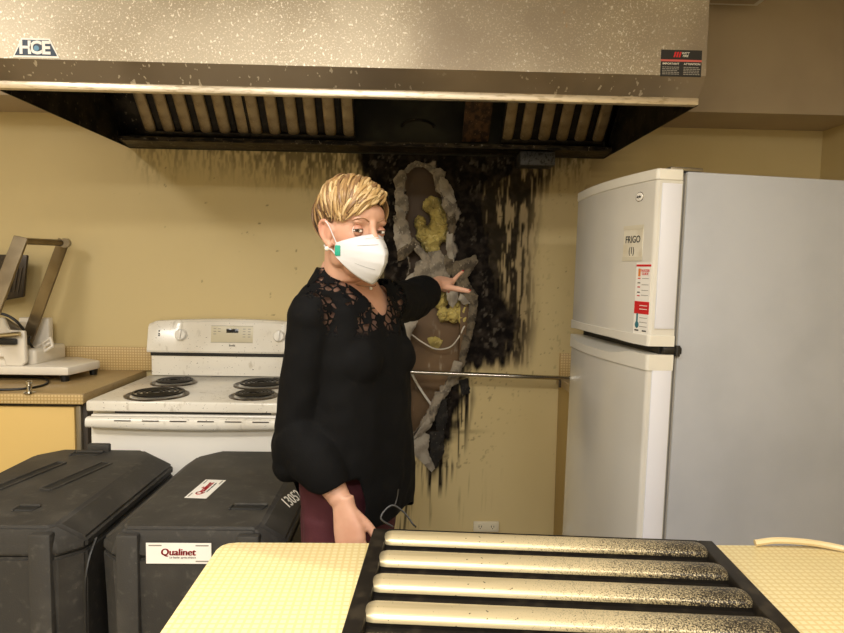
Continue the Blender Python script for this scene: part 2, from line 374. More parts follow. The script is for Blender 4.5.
    q1 = N.new('ShaderNodeMix'); q1.data_type = 'RGBA'; L.new(sp.outputs[0], q1.inputs[0]); L.new(c0, q1.inputs[6]); L.new(q0.outputs[2], q1.inputs[7]); c1 = q1.outputs[2]; c2 = mx(A.outputs['Alpha'], c1, '#6d655a'); c3 = mx(sp.outputs[1], c2, '#8f8577')
    L.new(c3, b.inputs['Base Color'])
    rg = N.new('ShaderNodeMapRange'); rg.inputs[3].default_value = .55; rg.inputs[4].default_value = .95; L.new(sp.outputs[0], rg.inputs[0]); L.new(rg.outputs[0], b.inputs['Roughness'])
    sg = N.new('ShaderNodeMapRange'); sg.inputs[3].default_value = .5; sg.inputs[4].default_value = .12; L.new(sp.outputs[0], sg.inputs[0]); L.new(sg.outputs[0], b.inputs['Specular IOR Level'])
    o = obj('wall_back', me, m, angle=50); return tag(o, 'yellow wall under the hood, burnt black with a hole broken through it', kind='structure')
wall = build_back_wall()

# cavity behind the opening: brown backing board and stud
b = NB(); rbox(b, (-.18, WY + .085, .5), (.45, WY + .10, 2.1)); obj('backing_board', b, M_['board'], wall)
b = NB(); rbox(b, (.26, WY + .012, .5), (.30, WY + .085, 2.1), .003); obj('stud', b, M_['board'], wall)
b = NB(); rbox(b, (-.20, WY + .012, .5), (-.16, WY + .085, 2.1), .003); obj('stud', b, M_['board'], wall)
# broken pieces of plasterboard
def shard(poly, m, Y0=WY, t=.012, tilt=(0, 0), out=.004, seed=0):
    """ragged piece of board; poly in photograph pixels on the wall plane"""
    P = WP(poly); cx = sum(p[0] for p in P) / len(P); cz = sum(p[1] for p in P) / len(P); rr = random.Random(seed)
    Q = []
    for k in range(len(P)):
        a, c = P[k], P[(k + 1) % len(P)]; L_ = math.hypot(c[0] - a[0], c[1] - a[1]); ns = max(2, int(L_ / .008))
        for q in range(ns):
            f = q / ns; j = .003 if q else 0
            Q.append((a[0] + (c[0] - a[0]) * f + rr.uniform(-j, j) - cx, a[1] + (c[1] - a[1]) * f + rr.uniform(-j, j) - cz))
    bm = bmesh.new(); n = len(Q)
    lay = []
    for s_, dy in ((1.0, 0), (1.0, -t * .75), (.86, -t)):
        lay.append([bm.verts.new((x * s_, dy + (mnoise.noise(Vector((x * 60, z * 60, seed))) * .004 if dy else 0), z * s_)) for x, z in Q])
    for a, c in ((0, 1), (1, 2)):
        for k in range(n): bm.faces.new((lay[a][k], lay[a][(k+1) % n], lay[c][(k+1) % n], lay[c][k]))
    inner = [bm.verts.new((x * .45, -t - .003 - .006 * rr.random(), z * .45)) for x, z in Q]
    for k in range(n): bm.faces.new((lay[2][k], lay[2][(k+1) % n], inner[(k+1) % n], inner[k]))
    bm.faces.new(inner); bm.faces.new(lay[0][::-1])
    bmesh.ops.recalc_face_normals(bm, faces=list(bm.faces))
    o = obj('drywall_fragment', bm, m, wall, angle=40); o.location = (cx, Y0 - out, cz); o.rotation_euler = (tilt[0], 0, tilt[1]); return o
G, GL, GB, CH = M_['gyp'], M_['gyplight'], M_['gypbrown'], M_['char']
SH = [([(403,172),(408,165),(416,161),(421,163),(425,167),(414,168),(409,173)], G), ([(420,162),(430,165),(438,171),(434,175),(425,168)], G),
 ([(393,180),(399,171),(405,170),(407,178),(403,188),(396,190)], G), ([(397,184),(404,183),(404,194),(398,199),(394,194)], GL),
 ([(394,192),(402,191),(408,198),(408,210),(402,213),(396,206)], G), ([(395,205),(402,208),(406,214),(404,222),(397,219)], GL),
 ([(393,216),(401,214),(408,222),(411,236),(412,244),(404,248),(396,235)], G), ([(394,224),(402,222),(408,234),(410,248),(409,252),(397,251),(394,240)], GL),
 ([(433,168),(440,168),(446,172),(444,184),(440,194),(436,192),(434,180)], G), ([(438,174),(447,180),(453,190),(456,202),(452,206),(444,198),(438,188)], GL),
 ([(444,196),(452,204),(457,205),(456,214),(450,222),(445,212),(441,205)], G), ([(446,212),(455,206),(456,222),(453,236),(448,234)], GB),
 ([(447,232),(453,230),(454,250),(454,262),(449,262),(446,248)], GL), ([(444,254),(454,256),(455,272),(448,276),(443,266)], GB),
 ([(408,236),(414,238),(420,246),(428,254),(432,264),(424,262),(414,250)], G),
 ([(406,244),(414,238),(420,244),(412,252),(404,260),(398,258),(402,250)], GB), ([(398,250),(408,242),(412,248),(403,260),(397,262)], GB),
 ([(428,252),(440,250),(446,260),(450,276),(442,284),(430,280),(424,268)], G), ([(416,262),(428,256),(434,268),(436,282),(424,286),(412,280)], G),
 ([(408,276),(420,268),(428,282),(420,290),(408,290),(400,286)], GL), ([(426,280),(440,276),(446,286),(438,294),(426,292)], GL),
 ([(448,262),(462,260),(476,255),(478,262),(470,274),(462,284),(452,280)], GB), ([(456,276),(466,276),(472,288),(478,296),(474,306),(464,298),(456,288)], GB),
 ([(446,290),(458,288),(457,302),(452,308),(447,300)], GL), ([(460,292),(468,296),(470,304),(464,305),(458,300)], GL),
 ([(470,298),(478,296),(477,312),(474,328),(470,344),(466,334),(468,316)], GB), ([(464,334),(470,338),(468,352),(464,366),(458,370),(460,352)], GB),
 ([(454,360),(462,362),(460,376),(452,386),(444,388),(449,374)], G), ([(448,380),(456,380),(448,394),(440,402),(434,402),(440,392)], G),
 ([(436,392),(444,392),(438,408),(434,420),(429,426),(430,410)], G), ([(428,416),(435,416),(430,428),(420,436),(412,440),(418,430)], GL),
 ([(409,438),(422,430),(430,436),(428,450),(430,462),(424,464),(414,454)], GL), ([(424,452),(430,456),(436,466),(432,472),(425,466)], GL),
 ([(400,322),(414,316),(418,322),(412,334),(408,348),(400,350)], GL), ([(400,352),(408,346),(410,362),(409,376),(400,378)], GL), ([(399,380),(406,378),(408,402),(406,430),(400,434)], GL),
 ([(436,404),(446,398),(448,416),(444,432),(436,430)], CH), ([(430,432),(444,430),(444,452),(436,468),(430,456)], CH), ([(458,380),(468,378),(470,392),(462,396)], CH)]
for k, (poly, m) in enumerate(SH):
    shard(poly, m, tilt=(random.uniform(-.1, .1), random.uniform(-.1, .1)), out=random.uniform(-.002, .006), t=random.uniform(.008, .016), seed=k)
# pale torn paper stuck to the backing board
def flat_patch(poly, m, Y):
    shard(poly, m, Y0=Y, t=.003, out=0, seed=len(poly) + int(poly[0][0]))
flat_patch([(428,340),(436,338),(444,342),(440,350),(432,352)], M_['insul'], WY + .083)
# insulation pulled into the opening
def insulation(blobs, label, seed):
    bm = NB(); c0 = at(*blobs[0][:2], WY + .04)
    for px, py, rx, ry in blobs:
        c = at(px, py, WY + .045); ell(bm, c, (rx / 212, .034, ry / 212))
    me = remesh(bm, .004, 3); 
    co = np.empty(len(me.vertices) * 3, np.float32); me.vertices.foreach_get('co', co); co = co.reshape(-1, 3)
    for k in range(len(co)):
        v = Vector(co[k]) * 34 + Vector((seed, 0, 0)); d_ = mnoise.noise_vector(v) * .011 + mnoise.noise_vector(v * 2.7) * .008
        co[k] += (d_.x, d_.y, d_.z)
    co[:, 1] = np.minimum(co[:, 1], WY + .084); co -= np.array(c0); me.vertices.foreach_set('co', co.ravel()); me.update()
    o = obj('insulation', me, M_['insul'], angle=80); o.location = c0; tag(o, label, 'insulation', 'torn insulation in the wall hole')
insulation([(432,206,8,9),(438,214,9,12),(437,228,9,12),(434,240,9,9),(432,250,8,6),(420,222,6,6),(423,234,7,9),(428,246,6,8),(444,228,6,14)], 'yellow fluffy insulation bulging from the upper part of the wall hole', 3)
insulation([(420,298,6,10),(430,292,8,8),(440,300,7,10),(444,314,6,8),(454,314,8,8),(462,314,7,9),(456,304,6,8),(466,304,5,12)], 'yellow insulation strip hanging in the hole below the pointing hand', 9)
def wire(name, pix, r, m, label, cat, Y=None, n=10):
    pts = bez([at(p[0], p[1], (Y if Y else WY) + (p[2] if len(p) > 2 else 0)) for p in pix], n); b = NB()
    c = Vector(pts[0]); tube(b, [p - c for p in pts], r, 6); o = obj(name, b, m, angle=60); o.location = c; return tag(o, label, cat)
wire('electric_wire', [(404,330,.03),(411,334,.02),(422,342,.03),(436,349,.03),(450,347,.03),(459,337,.02),(464,327,.012),(470,322,.05)], .0035, M_['whitewire'], 'white wire drooping in a loop inside the wall hole', 'wire')
wire('electric_wire', [(408,362,.01),(413,376,.02),(421,390,.03),(430,403,.03),(435,410,.02)], .006, M_['whitewire'], 'thicker pale cable running diagonally below the metal rod', 'wire')
# metal rod across the gap between the units
pA, pB = at(396, 371.5, 2.86), at(572, 378.5, 2.86)
b = NB(); tube(b, [Vector((0, 0, 0)), pB - pA], .0105, 14); o = obj('metal_rod', b, M_['chrome']); o.location = pA
tag(o, 'thin steel rod spanning the burnt wall at counter height', 'rod')
# electrical outlet low on the wall
t = thing('electrical_outlet', 'cream twin electrical outlet low on the yellow wall', 'outlet', at(486, 526, WY))
b = NB(); rbox(b, (-.062, -.012, -.026), (.062, 0, .026), .005); obj('cover_plate', b, M_['outlet'], t)
for s in (-.03, .03):
    b = NB(); lathe(b, [(.018, 0), (.018, .003), (.001, .003)], 20, Matrix.Translation((s, -.012, 0)) @ Matrix.Rotation(R_(90), 4, 'X'))
    q = obj('socket', b, M_['outlet'], t); b = NB()
    for dx in (-.006, .006): rbox(b, (s + dx - .0015, -.0158, -.001), (s + dx + .0015, -.0148, .008))
    rbox(b, (s - .002, -.0158, -.009), (s + .002, -.0148, -.005)); obj('slots', b, M_['black'], q)

# ================================================================ HOOD
HX0, HX1 = -1.275, .915; HB = 1.938
hood = thing('range_hood', 'large grease speckled stainless steel canopy hood over the burnt wall', 'range hood', (0, 2.44, HB))
def hp(name, bm, m, parent=None): return obj(name, world_bm(bm, hood), m, parent or hood)
b = NB(); rbox(b, (HX0, 1.955, 2.014), (HX1, 1.960, ZC - .004), .001, 1); hp('front_panel', b, M_['steel'])
band = mat('hood_band_dark_reflection', '#8f8270', .35, .8, var=[(2.5, '#7a6d5b', .4, .65), (60, '#cfc4b0', .66, .69, (1, 1, .25), 2), (1.4, '#a59680', .5, .7)])  # hood steel with the lip's darker reflection put into the colour
b = NB(); prism(b, [(1.955, 2.014), (1.960, 2.014), (2.004, 1.961), (2.000, 1.959)], HX0, HX1, Matrix(((0, 0, 1, 0), (1, 0, 0, 0), (0, 1, 0, 0), (0, 0, 0, 1)))); hp('sloped_lip', b, band)
b = NB(); rbox(b, (HX0, 1.996, HB), (HX1, 2.02, 1.961), .003); hp('bottom_flange', b, M_['flange'])
for x0, x1 in ((HX0, HX0 + .004), (HX1 - .004, HX1)):
    b = NB(); M = Matrix(((0, 0, 1, 0), (1, 0, 0, 0), (0, 1, 0, 0), (0, 0, 0, 1)))
    prism(b, [(1.957, ZC - .004), (1.957, 2.014), (2.0, 1.959), (2.0, HB), (2.945, HB), (2.945, ZC - .004)], x0, x1, M); hp('end_panel', b, M_['darksteel'])
b = NB(); rbox(b, (HX0 + .004, 2.93, HB), (HX1 - .004, 2.945, ZC - .004)); hp('back_panel', b, M_['blacksteel'])
b = NB(); rbox(b, (HX0 + .004, 1.96, ZC - .02), (HX1 - .004, 2.93, ZC - .004)); hp('top_panel', b, M_['blacksteel'])
FY, FZ = 2.865, 1.985       # lower edge of the filter bank
b = NB(); M = Matrix(((0, 0, 1, 0), (1, 0, 0, 0), (0, 1, 0, 0), (0, 0, 0, 1)))
prism(b, [(2.82, HB + .012), (2.93, HB + .002), (2.93, HB + .014), (2.835, HB + .022), (2.835, HB + .030), (2.82, HB + .030)], HX0 + .004, HX1 - .004, M); hp('grease_trough', b, M_['trough'])
b = NB(); rbox(b, (HX0 + .004, 2.40, 2.455), (HX1 - .004, 2.44, 2.475)); hp('filter_rail', b, M_['darksteel'])
b = NB(); p0 = at(519, 151, 2.86); p1 = at(553, 167, 2.86)
rbox(b, (p0.x, 2.82, p1.z), (p1.x, 2.92, HB + .004), .004); hp('grease_cup', b, mat('grease_cup_grey', '#4c4c50', .45, .3, var=[(90, '#1d1d20', .5, .65)]))
b = NB(); tube(b, [at(418, 128, 2.93) + Vector((.075 * math.cos(a), -.006, .035 * math.sin(a))) for a in np.linspace(0, math.pi, 20)], .006, 6); hp('access_port', b, M_['darksteel'])
# end fillers beside the filters lie in the sloping filter plane
SL = R_(45)
def slope_frame(x): return frame((x, FY, FZ), (1, 0, 0), (0, -math.cos(SL), math.sin(SL)))
def slope_plate(x0, x1, m, name, lift=0.0):
    b = NB(); rbox(b, (x0, 0, -.012 + lift), (x1, .62, lift), .002); b.transform(slope_frame(0)); hp(name, b, m)
fx = [at(p, 140, 2.86).x for p in (147, 252, 356, 462, 495, 607)]
slope_plate(HX0 + .004, fx[0] - .002, M_['darksteel'], 'filler_panel'); slope_plate(fx[3], fx[4] - .03, M_['sootpanel'], 'filler_panel', .0)
slope_plate(fx[5] + .01, HX1 - .004, M_['darksteel'], 'filler_panel')
# decals
t_ = at(36, 48, 1.955); D = frame((t_.x, 1.9545, t_.z), (1, 0, 0), (0, 0, 1))
def trap(w0, w1, h, z0, z1): 
    b = NB(); prism(b, [(-w0 / 2, -h / 2), (w0 / 2, -h / 2), (w1 / 2, h / 2), (-w1 / 2, h / 2)], z0, z1, D); return b
dec = hp('maker_decal', trap(.138, .084, .056, 0, .0006), M_['label']); tag(dec, 'white and navy trapezoid decal reading HCE')
hp('decal_field', trap(.126, .078, .046, .0004, .0009), M_['blueprint'], dec)
for ch, x, sx in (('H', -.031, 1.0), ('C', 0, 1.0), ('E', .030, 1.0)):
    hp('letter', text_bm(ch, .036, D @ Matrix.Translation((x, -.001, .0012)), .0003, .05, sx * 1.0), M_['label'], dec)
b = NB(); ell(b, (.002, -.001, .0012), (.008, .008, .0006)); b.transform(D); hp('dot', b, M_['lightblue'], dec)
t_ = at(681, 63.5, 1.955); D = frame((t_.x, 1.9545, t_.z), (1, 0, 0), (0, 0, 1))
def rect(cx, cy, w, h, z0, z1, D):
    b = NB(); rbox(b, (cx - w / 2, cy - h / 2, z0), (cx + w / 2, cy + h / 2, z1)); b.transform(D); return b
wl = hp('warning_label', rect(0, 0, .127, .080, 0, .0006, D), M_['blackprint']); tag(wl, 'black warning label with a red emblem and small white text')
hp('stripe', rect(0, .008, .127, .006, .0004, .0009, D), M_['pinkline'], wl)
for k, x in enumerate((-.021, -.013, -.005)):
    b = NB(); prism(b, [(-.004, -.008), (.001, -.008), (.005, .008), (0, .008)], .0004, .0009, D @ Matrix.Translation((x, .026, 0))); hp('emblem', b, M_['red'], wl)
for y in (.030, .022): hp('emblem_text', text_bm('WITT' if y > .025 else 'FIRE', .006, D @ Matrix.Translation((.012, y, .001)), .0002, .02, 1.1, .2), M_['whiteprint'], wl)
hp('heading', text_bm('IMPORTANT', .0055, D @ Matrix.Translation((-.032, -.002, .001)), .0002, .02, 1.15), M_['whiteprint'], wl)
hp('heading', text_bm('ATTENTION', .0055, D @ Matrix.Translation((.034, -.002, .001)), .0002, .02, 1.15), M_['whiteprint'], wl)
rr = random.Random(4); b = NB()
for cx in (-.032, .034):
    for k in range(5):
        x = cx - .026
        while x < cx + .022:
            wd = rr.uniform(.004, .011); rbox(b, (x, -.013 - k * .0052, .0004), (min(x + wd, cx + .026), -.0105 - k * .0052, .0009)); x += wd + .0016
b.transform(D); hp('small_print', b, M_['greyprint'], wl)

# ---------------------------------------------------------------- baffle filters
def filter_steel(name, soot_axis):
    m = mat(name, '#d9c9a2', .38, .45, var=[(8, '#b7a477', .45, .7, (.2, 4, 4)), (160, '#3a332a', .68, .72)])
    N = m.node_tree.nodes; L = m.node_tree.links; b_ = N['Principled BSDF']; old = b_.inputs['Base Color'].links[0].from_socket
    if soot_axis:
        tc = N.new('ShaderNodeTexCoord'); sp = N.new('ShaderNodeSeparateXYZ'); L.new(tc.outputs['Object'], sp.inputs[0])
        n = N.new('ShaderNodeTexNoise'); n.inputs['Scale'].default_value = 480; n.inputs['Detail'].default_value = 3; L.new(tc.outputs['Object'], n.inputs['Vector'])
        n2 = N.new('ShaderNodeTexNoise'); n2.inputs['Scale'].default_value = 7; L.new(tc.outputs['Object'], n2.inputs['Vector'])
        g = N.new('ShaderNodeMath'); g.operation = 'MULTIPLY_ADD'; L.new(sp.outputs[0], g.inputs[0]); g.inputs[1].default_value = .95; L.new(n.outputs[0], g.inputs[2])
        g2 = N.new('ShaderNodeMath'); g2.operation = 'MULTIPLY_ADD'; L.new(n2.outputs[0], g2.inputs[0]); g2.inputs[1].default_value = .25; L.new(g.outputs[0], g2.inputs[2])
        r = N.new('ShaderNodeMapRange'); r.inputs[1].default_value = .66; r.inputs[2].default_value = .92; L.new(g2.outputs[0], r.inputs[0])
        e = N.new('ShaderNodeMapRange'); e.inputs[1].default_value = -.262; e.inputs[2].default_value = -.282; L.new(sp.outputs[0], e.inputs[0])
        mxm = N.new('ShaderNodeMath'); mxm.operation = 'MAXIMUM'; L.new(r.outputs[0], mxm.inputs[0]); L.new(e.outputs[0], mxm.inputs[1])
        q = N.new('ShaderNodeMix'); q.data_type = 'RGBA'; L.new(mxm.outputs[0], q.inputs[0]); L.new(old, q.inputs[6]); q.inputs[7].default_value = lin('#2b2622'); L.new(q.outputs[2], b_.inputs['Base Color'])
    return m
def make_filter(name, label, m_baf, m_frame, nb=6, Lx=.62, Ly=.485, group='baffle filters', hw=.0225):
    """local: length along x, width along y, thickness z up; baffles proud on +z"""
    t = thing(name, label, 'hood filter', group=group)
    b = NB(); e = .026
    rbox(b, (-Lx/2, -Ly/2, 0), (-Lx/2 + e, Ly/2, .022), .003); rbox(b, (Lx/2 - e, -Ly/2, 0), (Lx/2, Ly/2, .022), .003)
    rbox(b, (-Lx/2 + e, -Ly/2, 0), (Lx/2 - e, -Ly/2 + .008, .022), .002); rbox(b, (-Lx/2 + e, Ly/2 - .008, 0), (Lx/2 - e, Ly/2, .022), .002)
    obj('frame', b, m_frame, t)
    pitch = (Ly - .054) / (nb - 1); shared = None; back = None
    for k in range(nb):
        y = Ly/2 - .027 - pitch * k
        if shared is None:
            bm = NB(); n = 14; rows = []
            xs = [-1, -.992, -.98, -.962, -.94, -.9, -.6, -.2, .2, .6, .9, .94, .962, .98, .992, 1]
            for f in xs:
                q = max(0, (abs(f) - .93) / .07); hgt = .013 * math.sqrt(max(0, 1 - q * q)); wd = hw * (1 - .35 * q * q)
                rows.append([Vector((f * (Lx/2 - .018), wd * math.cos(math.pi * j / n), .013 + hgt * math.sin(math.pi * j / n) ** .6)) for j in range(n + 1)])
            loft(bm, rows, cap=False, close=False)
            bmesh.ops.recalc_face_normals(bm, faces=list(bm.faces))
            bmesh.ops.solidify(bm, geom=list(bm.faces), thickness=.0012)
            o = obj('baffle', bm, m_baf, t, angle=50); shared = o.data
            bm = NB(); rbox(bm, (-Lx/2 + e, -.034, .003), (Lx/2 - e, .022, .006)); rbox(bm, (-Lx/2 + e, .020, .003), (Lx/2 - e, .022, .013)); o2 = obj('back_baffle', bm, m_frame, t); back = o2.data
        else:
            o = bpy.data.objects.new('baffle', shared); C.objects.link(o); o.parent = t
            o2 = bpy.data.objects.new('back_baffle', back); C.objects.link(o2); o2.parent = t
        o.location = (0, y, 0); o2.location = (0, y - pitch / 2 if k < nb - 1 else y + .016, 0)
    return t
fs_hood = mat('filter_steel_brown', '#b09c78', .42, .5, var=[(9, '#7f6d50', .42, .65, (1, 1, 1)), (110, '#b5a78a', .62, .70)])
fs_dark = mat('filter_frame_dark', '#241f19', .5, .5, var=[(30, '#3d362b', .5, .7)])
def hang(t, x0, x1):
    # local x runs up the slope, local y across the hood, the proud side towards the cook
    up = Vector((0, -math.cos(SL), math.sin(SL))); c = Vector(((x0 + x1) / 2, FY, FZ + .004)) + up * .312
    t.matrix_basis = frame(c, up, (-1, 0, 0))
labs = ['brown grimy baffle filter at the far left end inside the hood', 'brown grimy baffle filter in the hood left of the empty filter slot', 'sooty baffle filter in the hood right of the empty filter slot']
f0 = make_filter('baffle_filter', labs[0], fs_hood, fs_dark, Ly=.462, hw=.0255)
hang(f0, fx[0], fx[1])
for k, (a, c) in enumerate(((fx[1], fx[2]), (fx[4], fx[5] + .0))):
    f = copy_tree(f0); f['label'] = labs[k + 1]; hang(f, a, c)
# ceiling vent beyond the right end of the hood
v1 = at(757, 8, 2.60)
t = thing('ceiling_vent', 'grey square vent on the ceiling right of the hood', 'vent', (v1.x - .22, 2.60 - .22, ZC))
b = NB(); rbox(b, (-.22, -.22, v1.z - ZC + .006), (.22, .22, -.0005), .006); obj('vent_frame', b, M_['lampwhite'], t)
b = NB(); rbox(b, (-.19, -.19, v1.z - ZC), (.19, .19, v1.z - ZC + .008), .003); obj('vent_plate', b, M_['soffit'], t)
# ================================================================ ISLAND TABLE in the foreground
ZT = .914
tl = atz(221, 541.5, ZT); tr = atz(844, 545, ZT); ang = math.atan2(tr.y - tl.y, tr.x - tl.x)
isl = thing('island_counter', 'pale yellow laminate topped island in the foreground', 'counter', (tl.x, tl.y, 0), ang)
b = NB(); poly = [(.03, -.0), (1.7, 0), (1.7, -.72), (0, -.72), (0, -.03), (.004, -.014), (.014, -.004)]
prism(b, poly, ZT - .04, ZT, r=.004, seg=2); obj('worktop', b, M_['tabletop'], isl)
b = NB(); rbox(b, (.05, -.68, .08), (1.66, -.06, ZT - .04), .004); rbox(b, (.1, -.62, 0), (1.6, -.1, .08)); obj('cabinet_body', b, M_['cabinet'], isl)
# filter lying on the island
gl, gr = atz(372, 534, ZT + .02), atz(717, 547, ZT + .02)
ga = math.atan2(gr.y - gl.y, gr.x - gl.x); nrm = Vector((math.sin(ga), -math.cos(ga), 0)); LX = (gr - gl).length
fs_tab = filter_steel('filter_steel_sooty', True)
ft = make_filter('baffle_filter', 'blackened metal baffle filter lying on the yellow island top', fs_tab, fs_dark, Lx=LX, Ly=.452, group=None)
cgl = (gl + gr) / 2 + nrm * .206; ft.location = (cgl.x, cgl.y, ZT + .001); ft.rotation_euler = (0, 0, ga)
b = NB(); pts = [(-.262, .205, .034), (-.285, .215, .045), (-.268, .232, .062), (-.245, .228, .052), (-.228, .216, .036), (-.222, .208, .034)]
tube(b, bez(pts, 8), .0018, 6); tube(b, bez([(-.262, .232, .062), (-.258, .236, .075), (-.256, .238, .09)], 6), .0012, 6); obj('wire_handle', b, M_['cord'], ft)
# beige hose or cord at the right end of the island
wpts = [atz(755, 543, ZT + .006), atz(775, 540.5, ZT + .012), atz(800, 541.5, ZT + .012), atz(825, 545, ZT + .008), atz(856, 552, ZT + .006), atz(900, 566, ZT + .006)]
b = NB(); c0 = Vector(wpts[0]); tube(b, [p - c0 for p in bez(wpts, 8)], .006, 8); o = obj('beige_cord', b, M_['beigecord']); o.location = c0
tag(o, 'beige cord curling over the island near the refrigerator', 'cord')

# ================================================================ STOVE
SX0, SX1, SF, SBK = -1.175, -.413, 2.315, 2.86
stove = thing('electric_stove', 'white electric coil stove with soot flecks against the back wall', 'stove', ((SX0 + SX1) / 2, 2.55, 0))
def sp_(name, bm, m, parent=None, **k): return obj(name, world_bm(bm, stove), m, parent or stove, **k)
b = NB(); rbox(b, (SX0 + .006, SF + .03, .03), (SX1 - .006, SBK + .06, .861), .004); sp_('body', b, M_['white'])
b = NB(); rbox(b, (SX0, SF - .01, .862), (SX1, SBK + .02, .902), .008, 3); top = sp_('cooktop', b, M_['white'])
b = NB(); rbox(b, (SX0 + .02, SBK - .005, .905), (SX1 - .02, SBK + .07, 1.005), .004)
M4 = Matrix(((0, 0, 1, 0), (1, 0, 0, 0), (0, 1, 0, 0), (0, 0, 0, 1)))
sp_('lower_backguard', b, M_['white'])
b = NB(); rbox(b, (SX0 + .018, SBK - .008, .996), (SX1 - .018, SBK + .06, 1.013)); sp_('backguard_gap', b, M_['black'])
# upper backguard: slightly arched top and leaning face
b = NB(); rows = []
for k in range(25):
    f = k / 24; x = SX0 + .004 + (SX1 - SX0 - .008) * f; zt = 1.150 + .014 * math.sin(math.pi * f) - .012 * (max(0, abs(f - .5) - .47) / .03) ** 2
    rows.append([(x, SBK - .012, 1.012), (x, SBK - .016, 1.02), (x, SBK + .006, zt - .012), (x, SBK + .018, zt), (x, SBK + .075, zt), (x, SBK + .075, 1.012)])
loft(b, rows); bg = sp_('backguard', b, M_['white'])
face_n = Vector((0, -1, .16)).normalized()
def bgf(x, z): # frame on the leaning face
    y = SBK - .016 + (z - 1.02) / .118 * .022
    return frame((x, y - .0005, z), (1, 0, 0), (0, .16, 1))
cx = (SX0 + SX1) / 2
for x in (cx - .226, cx + .218):
    b = NB(); F = bgf(x, 1.092); lathe(b, [(.027, 0), (.027, .006), (.023, .016), (.021, .018), (.0005, .018)], 28, F); k_ = sp_('knob', b, M_['whiteclean'], bg)
    b = NB(); rbox(b, (-.005, -.023, .016), (.005, .023, .027), .002, M=F @ Matrix.Rotation(R_(-8), 4, 'Z')); sp_('grip', b, M_['whiteclean'], k_)
F = bgf(cx + .004, 1.10); b = NB(); rbox(b, (-.095, -.041, 0), (.095, .036, .002), .0008); b.transform(F)
cp = sp_('control_panel', b, mat('control_panel_beige', '#c9c1a8', .35), bg)
for zz in (.0355, -.0405):
    b = NB(); rbox(b, (-.095, zz - .0008, .0015), (.095, zz + .0008, .0026)); b.transform(F); sp_('outline', b, M_['greyprint'], cp)
b = NB(); rbox(b, (-.026, .004, .001), (.028, .022, .0035), .0005); b.transform(F); sp_('display', b, mat('display', '#10151f', .15), cp)
for gx, n in ((-.078, 3), (-.058, 2), (.055, 4), (.078, 4)):
    for k in range(n):
        b = NB(); z_ = .022 - k * .012; rbox(b, (gx - .006, z_ - .0015, .0015), (gx + .006, z_ + .0015, .0028)); b.transform(F); sp_('button', b, M_['greyprint'], cp)
sp_('logo', text_bm('Inglis', .009, bgf(cx + .006, 1.047) @ Matrix.Translation((0, 0, .0005)), .0003, .03, 1.1, .15), M_['blackprint'], bg)
b = NB()
for z_ in (1.096, 1.088, 1.108): rbox(b, (-.003, -.003, 0), (.003, .003, .002), M=bgf(cx - .325, z_))
sp_('marking', b, M_['blackprint'], bg)
def burner(x, y, R):
    b = NB(); lathe(b, [(R + .014, 0), (R + .015, .004), (R + .008, .006), (R, .001), (R * .3, -.004), (.001, -.004)], 40, Matrix.Translation((x, y, .9015))); q = sp_('drip_pan', b, M_['pan'], top)
    b = NB(); pts = []; turns = 4.2
    for k in range(140):
        f = k / 139; a = f * turns * 2 * math.pi; r = .016 + (R - .02) * f; pts.append((x + r * math.cos(a), y + r * math.sin(a), .914))
    tube(b, pts, .0055, 6, flat=.8); sp_('coil', b, M_['coil'], q, angle=60)
for px, py, R in ((174, 382, .080), (157, 394, .104), (262, 384, .104), (254, 395, .080)):
    p = atz(px, py, .906); burner(p.x, min(p.y, 2.73), R)
b = NB(); rbox(b, (SX0 + .09, SF + .025, .848), (SX1 - .09, SF + .035, .862)); sp_('vent_gap', b, M_['black'])
b = NB(); rbox(b, (SX0 + .012, SF, .17), (SX1 - .012, SF + .03, .850), .006); door = sp_('oven_door', b, M_['whiteclean'])
b = NB(); hs = []
for k in range(21):
    f = k / 20; x = SX0 + .014 + (SX1 - SX0 - .028) * f; dz = .012 * (2 * f - 1) ** 2
    hs.append(ring((x, SF - .022, .824 + dz * .3), 14, (0, 1, 0), (0, 0, 1), .024, .024 - dz * .4, 3.2))
loft(b, hs); hd = sp_('handle', b, M_['white'], door)
for k in range(6):
    b = NB(); rbox(b, (SX0 + .12 + k * .10, SF - .0472, .836), (SX0 + .18 + k * .10, SF - .0445, .8395))
    sp_('vent_slot', b, M_['darktrim'], door)
b = NB(); rbox(b, (SX0 + .012, SF + .004, .035), (SX1 - .012, SF + .03, .160), .006); sp_('drawer', b, M_['whiteclean'])

# ================================================================ LEFT COUNTER
CX1, CF = -1.216, 2.37
ct = thing('worktop', 'tan laminate worktop with mosaic edge left of the stove', 'worktop', (-2.0, 2.66, .874))
b = NB(); rbox(b, (XL + .002, CF + .002, .876), (CX1, WY - .001, .914), .002); obj('top', world_bm(b, ct), M_['counter'], ct)
b = NB(); rbox(b, (XL + .004, CF - .001, .874), (CX1 - .002, CF + .004, .910), .001); obj('front_edge', world_bm(b, ct), M_['mosaic_edge'], ct)
b = NB(); rbox(b, (XL + .002, WY - .02, .914), (SX0 + .0, WY - .001, 1.022), .002); obj('backsplash', world_bm(b, ct), M_['mosaic_edge'], ct)
cb = thing('base_cabinet', 'yellow base cabinet with dark frame left of the stove', 'cabinet', (-2.0, 2.66, 0))
b = NB(); rbox(b, (XL + .003, CF + .04, 0), (CX1 - .006, WY - .02, .873), .002); obj('body', world_bm(b, cb), M_['darktrim'], cb)
for x0, x1 in ((-1.93, -1.262), (-2.6, -1.945)):
    b = NB(); rbox(b, (x0, CF + .02, .10), (x1, CF + .04, .858), .003); obj('door', world_bm(b, cb), M_['cabinet'], cb)
b = NB(); rbox(b, (-1.256, CF + .02, .10), (-1.238, CF + .042, .862), .002); obj('metal_strip', world_bm(b, cb), M_['alu'], cb)

